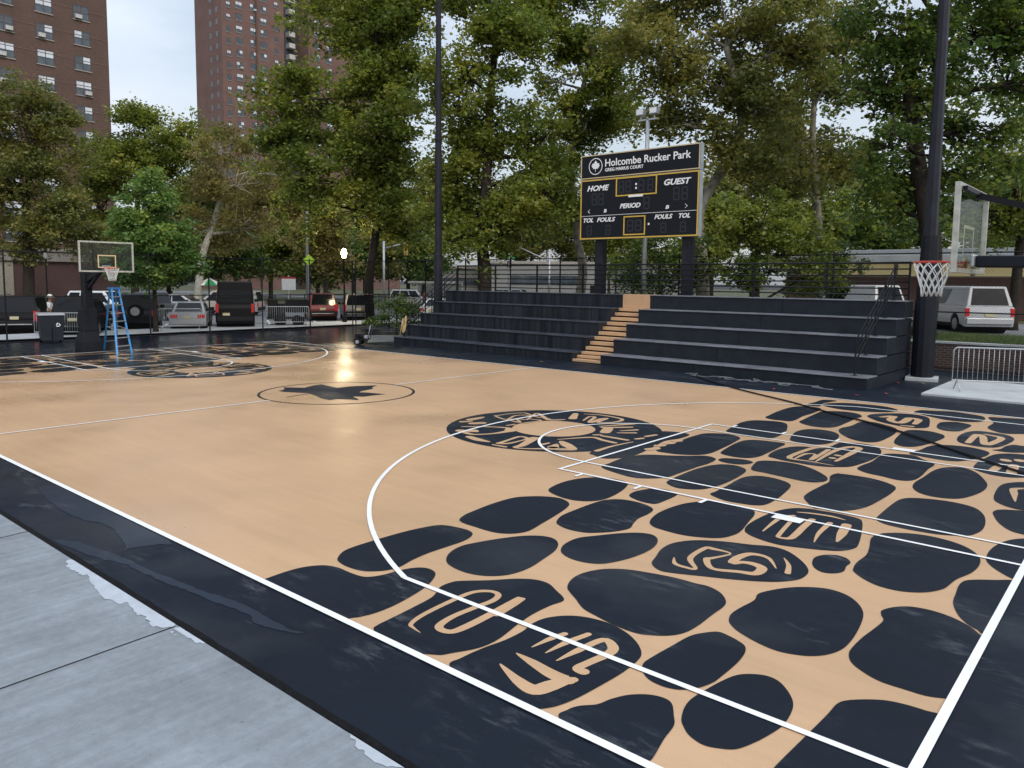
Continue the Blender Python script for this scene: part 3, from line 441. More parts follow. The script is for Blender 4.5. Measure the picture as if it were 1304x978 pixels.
def ringmesh(mb, cx, cy, r0, r1, z, m, a0=0., a1=2*PI, n=96):
    vs = []; 
    for i in range(n+1):
        t = a0+(a1-a0)*i/n; vs += [(cx+r1*math.cos(t), cy+r1*math.sin(t), z), (cx+r0*math.cos(t), cy+r0*math.sin(t), z)]
    mb.add(vs, [(2*i, 2*i+2, 2*i+3, 2*i+1) for i in range(n)], m)
# each stone at its own tiny height so that touching outlines never share a plane
for sgn in (1, -1):
    mb = MB()
    from mathutils.geometry import tessellate_polygon
    for k, p in enumerate(polys):
        pp = [(x*sgn, y*sgn) for x, y in p]; z = .0112+.0002*(k % 5)
        tr = tessellate_polygon([[Vector((x, y, 0)) for x, y in pp]])
        mb.add([(x, y, z) for x, y in pp], [tuple(t) for t in tr], NAVY)
    ringmesh(mb, 6.63*sgn, 0, .775, 2.0, .0124, NAVY)
    o = mb.build('painted_stones', fix=False)
    bm = bmesh.new(); bm.from_mesh(o.data)
    for f in bm.faces:
        f.normal_update()
        if f.normal.z < 0: f.normal_flip()
    bm.to_mesh(o.data); bm.free()
    struct(o, 'navy cobblestone mural painted on the near end of the tan court' if sgn > 0 else 'navy cobblestone mural painted on the far end of the tan court', 'court mural')
    mb = MB()
    for k, (fl, ws) in enumerate(STROKES):
        pts = [(fl[i]*sgn, fl[i+1]*sgn) for i in range(0, len(fl), 2)]
        P, Wd, A, B = ribbon(pts, ws); zz = .0136+.0002*(k % 6); n = len(A)
        vs = [(*p, zz+i*2e-5) for i, p in enumerate(A)]+[(*p, zz+i*2e-5) for i, p in enumerate(B)]
        mb.add(vs, [(i, i+n, i+n+1, i+1) for i in range(n-1)], TANART)
        for e in (0, -1):
            w = Wd[e]/2; c = P[e]
            if w > .004: mb.add([(c[0]+w*math.cos(2*PI*j/10), c[1]+w*math.sin(2*PI*j/10), zz+.0012+.0001*(e == 0)) for j in range(10)], [tuple(range(10))], TANART)
    struct(mb.build('painted_glyphs', fix=False), 'tan curling marks painted inside the navy stones', 'court mural')
# white lines
L = MB(); ZL = .0170
def seg_(x0, y0, x1, y1, w=W_, z=ZL):
    d = np.array([x1-x0, y1-y0]); l = np.linalg.norm(d); n_ = np.array([-d[1], d[0]])/l*w/2
    L.add([(x0-n_[0], y0-n_[1], z), (x1-n_[0], y1-n_[1], z), (x1+n_[0], y1+n_[1], z), (x0+n_[0], y0+n_[1], z)], [(0, 1, 2, 3)], WHITE)
hx, hy = 14.3256, 7.62
seg_(-hx, -hy, hx, -hy, .065, ZL); seg_(-hx, hy, hx, hy, .055, ZL); seg_(hx, -hy-.03, hx, hy+.03, .062, ZL+.0006); seg_(-hx, -hy-.03, -hx, hy+.03, .055, ZL+.0006)
seg_(0, -hy, 0, -1.83, .05, ZL+.0012); seg_(0, 1.83, 0, hy, .05, ZL+.0012)
for s in (1, -1):
    bx = s*12.725; X3 = s*(hx-4.267)
    for y in (-6.706, 6.706): seg_(s*hx, y, X3, y, W_, ZL+.0012)
    a = math.atan2(6.706, abs(bx)-abs(X3)); r3 = math.hypot(6.706, abs(bx)-abs(X3))
    t0 = PI-a if s > 0 else -a
    ringmesh(L, bx, 0, r3-W_/2, r3+W_/2, ZL+.0018, WHITE, (PI-a) if s > 0 else -a, (PI+a) if s > 0 else a, 80)
    fx = s*8.62
    for y in (-2.44, 2.44): seg_(s*hx, y, fx, y, .05, ZL+.0024)
    for y in (-1.83, 1.83): seg_(s*hx, y, fx, y, .045, ZL+.0024)
    seg_(fx, -2.47, fx, 2.47, .05, ZL+.003)
    ringmesh(L, fx, 0, 1.83-.024, 1.83+.024, ZL+.0036, WHITE, PI/2 if s > 0 else -PI/2, 3*PI/2 if s > 0 else PI/2, 60)
    for sy in (1, -1):
        for x in (9.04, 10.0, 10.95): seg_(s*x, sy*2.44, s*x, sy*2.64, .05, ZL+.0042)
        seg_(s*12.02, sy*2.42, s*12.02, sy*2.62, .34, ZL+.0042)
struct(L.build('court_lines', fix=False), 'white boundary, key and arc lines painted on the court', 'court lines')
# centre emblem
cb = MB(); ringmesh(cb, .02, 0, 1.80, 1.86, .0125, NAVY)
lf = [(LEAF[i], LEAF[i+1]) for i in range(0, len(LEAF), 2)]
struct(cb.build('centre_circle', fix=False), 'thin navy circle painted at mid court', 'court mural')
struct(flat([lf], 'centre_leaf', .0125, NAVY), 'navy maple leaf painted in the mid court circle', 'court mural')
sm = MB(); sp_ = [(STEM[i], STEM[i+1]) for i in range(0, len(STEM), 2)]; P, Wd, A, B = ribbon(sp_, [.06, .05, .04]); n = len(A)
sm.add([(*p, .0127) for p in A]+[(*p, .0127) for p in B], [(i, i+n, i+n+1, i+1) for i in range(n-1)], NAVY); struct(sm.build('centre_leaf_stem', fix=False), 'navy stem of the painted leaf at mid court', 'court mural')
# damp film on the near apron, concrete walk, joint
def crop(x, y): q = gnd(x/2.329, 560+y/2.329); return (float(q[0]), float(q[1]))
def rag(p, a):
    q = spline(p, 9); n = len(q)
    return [(x+a*(nz_(i*.9)+.5*nz_(i*2.3+7)), y+a*(nz_(i*.8+40)+.5*nz_(i*2.1+90))) for i, (x, y) in enumerate(q)]
def clipy(p, v=-8.556):
    o = []
    for i in range(len(p)):
        a, b = p[i-1], p[i]; ia = a[1] <= v; ib = b[1] <= v
        if ia != ib: t = (v-a[1])/(b[1]-a[1]); o.append((a[0]+(b[0]-a[0])*t, v))
        if ib: o.append(b)
    return o
def nz_(t): from mathutils import noise; return noise.noise(Vector((t, .37, 1.7)))
P1 = [crop(*p) for p in ((115, 145), (150, 137), (230, 150), (320, 180), (500, 297), (470, 312), (430, 318), (380, 325), (355, 345), (374, 318), (350, 285), (330, 262), (290, 247), (240, 237), (160, 195))]
P2 = [crop(*p) for p in ((160, 300), (230, 305), (350, 345), (470, 400), (600, 448), (720, 490), (850, 560), (900, 575), (850, 572), (760, 547), (735, 520), (660, 492), (560, 452), (450, 410), (380, 375), (300, 355), (240, 335))]
struct(flat([rag(P1, .018), rag(P2, .022)], 'damp_patch', .0075, NAVYD), 'damp lighter patches on the navy apron beside the concrete', 'damp patch')
sheet('concrete_walk', -60, 40, -14, -8.553, .012, CONC)
sheet('walk_edge_ground', -60, 40, -60, -14, .011, CONC)
j = MB(); N = 420
top = [(-40+70*i/N, -8.488+.006*rnd.uniform(-1, 1)) for i in range(N+1)]; bot = [(-40+70*i/N, -8.548+.005*rnd.uniform(-1, 1)) for i in range(N+1)]
vs = [(x, y, .010) for x, y in top]+[(x, (y+y2)/2, .020+rnd.uniform(-.003, .004)) for (x, y), (_, y2) in zip(top, bot)]+[(x, y, .0125) for x, y in bot]; n = N+1
j.add(vs, [(i+n, i+n+1, i+1, i) for i in range(N)]+[(i+2*n, i+2*n+1, i+n+1, i+n) for i in range(N)], ROUGH)
struct(j.build('pavement_joint', fix=False), 'rough black tar joint between navy apron and concrete walk', 'joint')
P3 = [crop(*p) for p in ((200, 362), (205, 385), (225, 395), (245, 408), (262, 404), (266, 425), (280, 440), (300, 470), (330, 480), (355, 492), (378, 488), (402, 520), (428, 528), (440, 545), (460, 560), (520, 556), (460, 505), (400, 465), (300, 398), (240, 365))]
P4 = [crop(*p) for p in ((508, 568), (520, 584), (545, 592), (560, 595), (580, 606), (608, 607), (560, 576), (535, 562))]
P5 = [crop(*p) for p in ((1040, 880), (1075, 930), (1140, 975), (1230, 973), (1150, 935), (1100, 902))]
struct(flat([clipy(rag(p, .022)) for p in (P3, P4, P5)], 'walk_edge_patches', .016, PALEEDGE), 'pale patches along the edge of the concrete walk', 'stain')  # ragged paler sheets clipped to the edge of the walk
sj = MB()
for (ax_, ay_), (bx_, by_) in (((0, 880), (223, 800)), ((0, 687), (37, 678))):
    a = gnd(ax_, ay_); b = gnd(bx_, by_); d = (b-a)/np.linalg.norm((b-a)[:2]); e = a-d*2
    n_ = np.array([-d[1], d[0]])*.006
    sj.add([(e[0]-n_[0], e[1]-n_[1], .0168), (b[0]-n_[0], b[1]-n_[1], .0168), (b[0]+n_[0], b[1]+n_[1], .0168), (e[0]+n_[0], e[1]+n_[1], .0168)], [(0, 1, 2, 3)], ROUGH)
struct(sj.build('walk_seam', fix=False), 'thin dark control seams cut across the concrete walk', 'seam')
# beyond the fences
sheet('parking_walk', -24.6, -21.3, -40, 60, .09, CONC2); sheet('parking_lot', -62, -24.6, -60, 34, .006, LOT)
sheet('street', -140, 30, 52, 66, .006, LOT); sheet('park_lawn', -300, -62, -100, 52, .008, GRASSG); sheet('park_verge', -61.9, 4.9, 34.2, 51.8, .008, GRASSG); sheet('far_lawn', -300, 60, 66.2, 300, .008, GRASSG)
k = MB(); k.box(-24.72, -24.58, -40, 33.9, 0, .10, CONC2); struct(k.build('kerb'), 'concrete kerb along the parking lot walk', 'kerb')
k = MB(); k.box(-140, 4, 51.9, 52.05, 0, .13, CONC2); struct(k.build('street_kerb'), 'concrete kerb of the street beyond the trees', 'kerb')
pl = MB(); hd = R(150)
for i in range(16):
    y = -16+i*3.3; d = np.array([math.cos(hd), math.sin(hd)]); a = np.array([-24.9, y]); b = a+d*5.6; n_ = np.array([-d[1], d[0]])*.06
    pl.add([(*(a-n_), .011), (*(b-n_), .011), (*(b+n_), .011), (*(a+n_), .011)], [(0, 3, 2, 1)], WHITE)
struct(pl.build('parking_markings', fix=False), 'white angled bay lines painted on the parking lot', 'markings')
# raised bank on the right
tb = MB(); tb.box(5.2, 80, 17.0, 90, -.5, .85, GRASSG); struct(tb.build('bank'), 'raised grassy bank behind the brick retaining wall', 'bank')
sheet('bank_drive', 5.4, 80, 22.6, 34, .856, LOT)
pad = MB(); pad.box(10.62, 24, 9.85, 13.75, 0, .06, CONC2); struct(pad.build('concrete_pad', bevel=.01), 'pale concrete pad beside the right end of the bleachers', 'pad')
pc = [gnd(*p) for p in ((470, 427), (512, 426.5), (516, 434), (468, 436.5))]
struct(flat([[(float(p[0]), float(p[1])) for p in pc]], 'wet_sheen_patch', .0078, mat('painted_wet_sheen', (.14, .15, .16), .35, vary=.3, scale=1.5)), 'painted pale wet reflection on the ground by the left end of the bleachers', 'patch')  # pale colour paints in a reflection off the wet ground
# grass blades on the bank
gm = mat('grass_blades', (.040, .085, .018), .7, vary=.1, col2=(.12, .16, .045), scale=1.3)
N = 70000; X = nr.uniform(7, 24, N); Y = nr.uniform(17.0, 22.6, N); Hh = nr.uniform(.04, .16, N); A = nr.uniform(0, PI, N); lx = nr.normal(0, .04, N); ly = nr.normal(0, .04, N)
V = np.empty((N, 3, 3)); dx = np.cos(A)*.008; dy = np.sin(A)*.008
V[:, 0] = np.c_[X-dx, Y-dy, np.full(N, .84)]; V[:, 1] = np.c_[X+dx, Y+dy, np.full(N, .84)]; V[:, 2] = np.c_[X+lx, Y+ly, .85+Hh]
def npmesh(name, V, k, material, parent=None):
    n = len(V); me = bpy.data.meshes.new(name); me.vertices.add(n*k); me.vertices.foreach_set('co', V.reshape(-1).astype(np.float32))
    me.loops.add(n*k); me.loops.foreach_set('vertex_index', np.arange(n*k, dtype=np.int32)); me.polygons.add(n)
    me.polygons.foreach_set('loop_start', np.arange(0, n*k, k, dtype=np.int32)); me.update(calc_edges=True); me.materials.append(material)
    o = bpy.data.objects.new(name, me); COL.objects.link(o)
    if parent is not None: o.parent = parent
    return o
tag(npmesh('grass', V, 3, gm), 'rough green grass on the bank above the brick retaining wall', 'grass', kind='stuff')
# ------------------------------------------------------------------ world, sun, view
w = bpy.data.worlds.new('World'); SC.world = w; w.use_nodes = True; nt = w.node_tree; Lk = nt.links
bg = nt.nodes['Background']
sk = nd(nt, 'ShaderNodeTexSky', sky_type='NISHITA'); sk.sun_disc = False
SUN_EL, SUN_AZ = R(38), R(110)      # azimuth measured from +Y towards +X
sk.sun_elevation = SUN_EL; sk.sun_rotation = SUN_AZ; sk.air_density = 1.3; sk.dust_density = 2.5; sk.ozone_density = 1.5
tc = nd(nt, 'ShaderNodeTexCoord'); sp = nd(nt, 'ShaderNodeSeparateXYZ'); Lk.new(tc.outputs['Generated'], sp.inputs[0])
mp = nd(nt, 'ShaderNodeMapping'); mp.inputs['Scale'].default_value = (1, 1, 3.2); Lk.new(tc.outputs['Generated'], mp.inputs[0])
nz = nd(nt, 'ShaderNodeTexNoise'); nz.inputs['Scale'].default_value = 2.2; nz.inputs['Detail'].default_value = 7; nz.inputs['Roughness'].default_value = .5; Lk.new(mp.outputs[0], nz.inputs[0])
cf = nd(nt, 'ShaderNodeMapRange'); cf.inputs[1].default_value = .38; cf.inputs[2].default_value = .72; cf.inputs[3].default_value = .38; cf.inputs[4].default_value = .92; Lk.new(nz.outputs[0], cf.inputs[0])
ce = nd(nt, 'ShaderNodeMapRange'); ce.inputs[1].default_value = 0; ce.inputs[2].default_value = 1; ce.inputs[3].default_value = CLOUD[0]; ce.inputs[4].default_value = CLOUD[1]; Lk.new(sp.outputs[2], ce.inputs[0])
cc = nd(nt, 'ShaderNodeMix', data_type='RGBA', blend_type='MULTIPLY'); cc.inputs[0].default_value = 1; cc.inputs[6].default_value = (.90, .96, 1.06, 1); Lk.new(ce.outputs[0], cc.inputs[7])
mx = nd(nt, 'ShaderNodeMix', data_type='RGBA'); Lk.new(cf.outputs[0], mx.inputs[0]); Lk.new(sk.outputs[0], mx.inputs[6]); Lk.new(cc.outputs[2], mx.inputs[7])
Lk.new(mx.outputs[2], bg.inputs[0]); bg.inputs[1].default_value = .10
sl = bpy.data.lights.new('sun', 'SUN'); sl.energy = .9; sl.angle = R(14); sl.color = (1, .95, .88)
so = bpy.data.objects.new('sun', sl); COL.objects.link(so)
dv = Vector((math.sin(SUN_AZ)*math.cos(SUN_EL), math.cos(SUN_AZ)*math.cos(SUN_EL), math.sin(SUN_EL))); so.rotation_euler = dv.to_track_quat('Z', 'Y').to_euler()
vs_ = SC.view_settings; vs_.view_transform = 'Standard'; vs_.look = 'None'; vs_.gamma = 1; vs_.exposure = EXPO
SC.render.engine = 'CYCLES'; SC.cycles.max_bounces = 6; SC.cycles.transparent_max_bounces = 16; SC.cycles.diffuse_bounces = 3; SC.cycles.glossy_bounces = 3
# ------------------------------------------------------------------ bleachers
TANW = mat('tan_step_paint', (.53, .335, .185), .5, vary=.06, scale=4)
TREAD = mat('tread_paint', (.050, .056, .072), .34, vary=.3, scale=2, bump=.2, bscale=40)
STREAK = mat('streaky_bleacher_paint', (.006, .008, .011), .45, col2=(.028, .032, .040), scale=2.2, stretch=(2.2, .3, .12))
TREADR = mat('dry_tread_paint', (.165, .17, .195), .4, vary=.25, scale=2, bump=.2, bscale=40)
BX, BY, BR = 9.36, 9.76, R(-1.5)
bl = empty('bleachers', (BX, BY, 0), BR, 'long five tier black bleachers with a tan middle stairway beside the court', 'bleachers')
D_, H0, HS, LL, SX0, SX1 = .745, .33, .49, -19.25, -9.62, -8.46
for side, (x0, x1, mt) in enumerate(((LL, SX0, STREAK), (SX1, 0, BL))):
    for i in range(5):
        y0 = D_*i; y1 = D_*(i+1)+(.05 if i < 4 else .03); h = H0+HS*i; zb = 0 if i == 0 else h-HS
        mb = MB(); mb.box(x0, x1, y0, 3.76, zb if i == 0 else zb+.001, h-.03, mt)
        if side == 1:
            for xs in ((-5.0+.35*i), ): mb.box(xs, xs+.02, y0-.004, y0+.01, zb+.02, h-.03, BLK)
        else:
            xs = x0+rnd.uniform(.3, .7)
            while xs < x1-.2:
                mb.box(xs, xs+.025, y0-.004, y0+.01, zb+.02, h-.035, BLK); xs += rnd.uniform(.25, 1.3)
        t = mb.build('tier', mt, bl)
        mb = MB(); mb.box(x0-.01, x1+.01, y0-.035, y1+(.0 if i < 4 else .0), h-.03, h, (TREAD, TREADR)[side]); mb.build('tread', TREAD, bl, bevel=.008)
sk_ = MB()
sk_.box(SX0+.002, SX1-.002, .05, 3.7, 0, .06, BLK)
for j in range(12):
    t = j//3; f = j % 3; top = (H0*(f+1)/3) if t == 0 else H0+HS*(t-1)+HS*(f+1)/3
    y0 = D_*t+D_*f/3-.03; yb = D_*t+D_*(f+1)/3+.03 if f < 2 else D_*(t+1)+.02
    mb = MB(); mb.box(SX0+.004, SX1-.004, y0, yb, top-(.085 if t == 0 else .112), top-.002, TANW); mb.build('step', TANW, bl, bevel=.006)
    sk_.box(SX0+.006, SX1-.006, y0+.06, yb+.2, max(.061, top-.22), top-.1135, BLK)  # black fill set back, stands in for the shadow under each step
sk_.build('stair_shade_fill', BLK, bl)
mb = MB(); mb.box(SX0+.004, SX1-.004, 2.95, 3.76, H0+HS*3+.002, H0+HS*4+.002, TANW); mb.build('landing', TANW, bl, bevel=.006)
def rail(y0, z0, y1, z1, x): pass
TOPZ = H0+HS*4
rb = MB()
for k in range(6):
    z = TOPZ+.16+.19*k; rb.tube([(LL+.1, 3.66, z), (0-.1, 3.66, z)], .021 if k < 5 else .028, 8, STEELB)
rb.build('rail', STEELB, bl, smooth=True)
for k in range(9):
    x = LL+.1+(-LL-.2)*k/8; mb = MB(); mb.box(x-.025, x+.025, 3.63, 3.69, TOPZ, TOPZ+1.14, STEELB); mb.build('rail_post', STEELB, bl)
for x in (LL+.35, -.42):
    mb = MB()
    for q in (0, .2, .4, .6):
        mb.tube([(x, .30, H0+.95-q), (x, 3.35, TOPZ+.99-q)], .019, 8, STEELB)
    mb.tube([(x, 3.35, TOPZ+.99), (x, 3.66, TOPZ+.99)], .019, 8, STEELB)
    mb.build('handrail', STEELB, bl, smooth=True)
    for y, i in ((.30, 0), (1.1, 1), (1.85, 2), (2.6, 3), (3.35, 4)):
        zt = H0+.95+(y-.3)/3.05*(TOPZ+.04-H0); mb = MB(); mb.tube([(x, y, H0+HS*i), (x, y, zt)], .022, 8, STEELB); mb.box(x-.06, x+.06, y-.06, y+.06, H0+HS*i, H0+HS*i+.012, STEELB); mb.build('handrail_post', STEELB, bl)
def B2W(x, y, z): c, s = math.cos(BR), math.sin(BR); return (BX+x*c-y*s, BY+x*s+y*c, z)
# rope hung on the left rail
ROPE = mat('tan_rope', (.42, .30, .14), .8, vary=.2, scale=20)
mb = MB()
for k in range(4):
    pts = [B2W(LL+.35+.05*math.cos(t)+.015*k, .30-.04+.05*math.sin(t)+.012*k, .82+.10*k*.2+.34*math.cos(t/2-PI/2)*0+.33*math.sin(t)) for t in np.linspace(0, 2*PI, 18)]
    mb.tube(pts, .022, 6, ROPE)
mb.tube([B2W(LL+.33, .24, 1.1), B2W(LL+.28, .2, .8), B2W(LL+.2, .16, .36)], .03, 6, ROPE)
tag(mb.build('rope', ROPE, smooth=True), 'coil of tan rope hanging on the left bleacher handrail', 'rope')
# ------------------------------------------------------------------ scoreboard
SBX0, SBX1, SBY, SZ0, SZ1 = -2.64, 2.44, 13.6, 4.38, 7.60
SW, SHt = SBX1-SBX0, SZ1-SZ0
BOARD = mat('scoreboard_face', (.010, .012, .016), .45, vary=.1); GOLD = mat('gold_trim', (.62, .40, .06), .5, vary=.06); PALEGOLD = mat('pale_gold_trim', (.60, .47, .26), .5, vary=.05)
LETTER = mat('white_lettering', (.85, .85, .84), .6, vary=.02); DIM = mat('unlit_digit', (.034, .036, .042), .5, vary=.05); SIDE = mat('scoreboard_side', (.33, .38, .42), .5, metal=.3)
sb = empty('scoreboard', (0, SBY, 0), 0, 'tall black and gold basketball scoreboard reading Holcombe Rucker Park behind the bleachers', 'scoreboard')
def U(u): return SBX0+SW*u
def V_(v): return SZ1-SHt*v
mb = MB(); mb.box(SBX0, SBX1, .012, .26, V_(.282), SZ1, SIDE); mb.box(SBX0+.008, SBX1-.008, 0, .0125, V_(.28), SZ1-.008, BOARD); mb.build('name_panel', BOARD, sb)
mb = MB(); mb.box(SBX0, SBX1, .012, .26, SZ0, V_(.2875), SIDE); mb.box(SBX0+.008, SBX1-.008, 0, .0125, SZ0+.008, V_(.29), BOARD); mb.build('score_panel', BOARD, sb)
def frame(u0, u1, v0, v1, t, m, y=-.012):
    mb = MB(); a, b, c, d = U(u0), U(u1), V_(v1), V_(v0)
    mb.box(a, b, y, .002, d-t, d, m); mb.box(a, b, y, .002, c, c+t, m); mb.box(a, a+t, y, .002, c+t, d-t, m); mb.box(b-t, b, y, .002, c+t, d-t, m); return mb.build('trim', m, sb)
frame(.002, .998, .002, .278, .035, PALEGOLD); frame(.002, .998, .292, .998, .05, GOLD); frame(.322, .668, .297, .512, .045, GOLD, -.014); frame(.395, .58, .745, .965, .045, GOLD)
mb = MB(); mb.box(U(.01), U(.99), -.008, .002, V_(.723), V_(.7185), LETTER); mb.build('divider', LETTER, sb)
mb = MB(); mb.box(U(.435), U(.555), -.03, .0, V_(.53), V_(.505), LETTER); mb.build('clock_lamp', LETTER, sb)
def text(body, u0, u1, vtop, vbot, italic=0., bold=.0):
    o = tomesh('lettering', body, 1., LETTER, sb, (0, 0, 0), (PI/2, 0, 0), italic, bold)
    xs = [v.co.x for v in o.data.vertices]; ys = [v.co.y for v in o.data.vertices]
    capb, capt = (0, .69) if not body.isupper() else (min(ys), max(ys))
    sy = (V_(vtop)-V_(vbot))/(capt-capb); sx = (U(u1)-U(u0))/(max(xs)-min(xs))
    for v in o.data.vertices: v.co.x = (v.co.x-min(xs))*sx; v.co.y = (v.co.y-capb)*sy
    o.location = (U(u0), -.004, V_(vbot)); return o
text('Holcombe Rucker Park', .222, .93, .068, .150, 0, .014); text('GREG MARIUS COURT', .222, .553, .172, .210, 0, .022)
text('HOME', .063, .262, .362, .428, .28, .03); text('GUEST', .726, .938, .360, .428, .28, .03); text('PERIOD', .36, .537, .597, .653, .28, .03)
text('TOL', .033, .125, .745, .797, .28, .03); text('FOULS', .158, .322, .745, .797, .28, .03); text('FOULS', .655, .80, .745, .797, .28, .03); text('TOL', .85, .937, .745, .797, .28, .03)
text('B', .218, .243, .648, .688, .2, .04); text('B', .742, .77, .648, .688, .2, .04)
for u, s in ((.085, -1), (.905, 1)):
    mb = MB(); c = U(u); z = V_(.668); mb.bar((c-s*.04, -.006, z+.07), (c+s*.05, -.006, z), .012, .035, LETTER, (0, -1, 0)); mb.bar((c-s*.04, -.0075, z-.07), (c+s*.05, -.0075, z), .012, .035, LETTER, (0, -1, 0)); mb.build('possession_arrow', LETTER, sb)
for v, u in ((.385, .489), (.43, .489), (.846, .602)): mb = MB(); mb.box(U(u), U(u+.013), -.006, .001, V_(v+.012), V_(v-.012), LETTER); mb.build('colon_dot', LETTER, sb)
def digit(u0, u1, v0, v1):
    x0, x1, z1, z0 = U(u0), U(u1), V_(v0), V_(v1); zm = (z0+z1)/2; t = (x1-x0)*.2; mb = MB(); y0, y1 = -.005, .001
    for za in (z0, zm-t/2, z1-t): mb.box(x0+t*1.05, x1-t*1.05, y0, y1, za, za+t, DIM)
    for xa in (x0, x1-t):
        mb.box(xa, xa+t, y0, y1, z0+t*.3, zm-t*.1, DIM); mb.box(xa, xa+t, y0, y1, zm+t*.1, z1-t*.3, DIM)
    mb.build('digit', DIM, sb)
for u in (.345, .405, .515, .59): digit(u, u+.048, .335, .475)
for u in (.105, .165, .80, .865): digit(u, u+.05, .455, .60)
for u in (.063, .235, .705, .86): digit(u, u+.048, .835, .955)
for u in (.425, .495): digit(u, u+.055, .79, .925)
digit(.56, .612, .535, .68)
mb = MB()
lc = (U(.136), V_(.138)); n = 40; r1, r0 = .315, .285
vs = []
for i in range(n): t = 2*PI*i/n; vs += [(lc[0]+r1*math.cos(t), -.006, lc[1]+r1*math.sin(t)), (lc[0]+r0*math.cos(t), -.006, lc[1]+r0*math.sin(t))]
mb.add(vs, [(2*i, (2*i+2) % (2*n), (2*i+3) % (2*n), 2*i+1) for i in range(n)], LETTER)
half = [(0, .23), (.035, .17), (.06, .185), (.055, .10), (.10, .13), (.115, .105), (.17, .11), (.15, .06), (.20, .02), (.15, 0), (.16, -.045), (.10, -.05), (.12, -.10), (.05, -.085), (.012, -.10), (.012, -.20), (0, -.20)]
lfp = half+[(-x, y) for x, y in half[::-1][1:-1]]
from mathutils.geometry import tessellate_polygon
mb.add([(lc[0]+x, -.007, lc[1]+y) for x, y in lfp], [tuple(t) for t in tessellate_polygon([[Vector((x, y, 0)) for x, y in lfp]])], LETTER)
mb.build('leaf_emblem', LETTER, sb, fix=False)
for x in (-1.92, 1.86):
    mb = MB(); mb.box(x-.17, x+.17, .265, .60, 0, SZ1-.3, POLE); mb.build('post', POLE, sb, bevel=.01)
# ------------------------------------------------------------------ poles
q = col_at(558, 35.3)
mb = MB(); mb.lathe([(.21, 0), (.20, 3.9), (.17, 3.95), (.15, 9), (.14, 9.02), (.115, 16)], 12, m=POLE)
lp = empty('light_pole', q, 0, 'tall thin dark steel pole rising behind the left end of the bleachers', 'pole', 'dark light poles by the court'); mb.build('shaft', POLE, lp, smooth=False)
mb = MB(); mb.lathe([(.155, 8.9), (.165, 8.95), (.165, 9.05), (.15, 9.1)], 12, m=SLEEVE); mb.build('collar', SLEEVE, lp)
lp = empty('light_pole', (9.86, 13.3, 0), R(11), 'thick dark pole with padded sleeve beside the right end of the bleachers', 'pole', 'dark light poles by the court')
mb = MB(); mb.lathe([(.185, 3.9), (.15, 9), (.125, 16)], 8, m=POLE); mb.build('shaft', POLE, lp)
mb = MB(); mb.lathe([(.30, .12), (.285, 2.0), (.215, 4.15), (.19, 4.17)], 12, m=SLEEVE); mb.build('sleeve', SLEEVE, lp)
mb = MB(); mb.box(-.42, .42, -.42, .42, 0, .10, CONC2); mb.build('base_plate', CONC2, lp, bevel=.01)
fp = empty('floodlight_pole', (*col_at(819, 30.8)[:2], 0), 0, 'thin grey floodlight pole with two small floodlights behind the scoreboard', 'floodlight')
mb = MB(); mb.tube([(0, 0, 0), (0, 0, 9.08)], [.12, .08], 10, GALV); mb.build('shaft', GALV, fp, smooth=True)
mb = MB(); mb.bar((-.42, 0, 9.1), (.40, 0, 9.1), .05, .06, GALV); mb.bar((0, 0, 9.05), (0, 0, 9.2), .05, .05, GALV); mb.build('crossarm', GALV, fp)
LAMPG = mat('floodlight_glass', (.75, .77, .78), .3)
for x in (-.30, .30):
    mb = MB(); mb.box(x-.17, x+.17, -.14, .08, 9.27, 9.52, GALV); mb.box(x-.14, x+.14, -.155, -.141, 9.30, 9.49, LAMPG); mb.bar((x, 0, 9.11), (x, 0, 9.28), .05, .05, GALV); mb.build('floodlight', GALV, fp, bevel=.01)
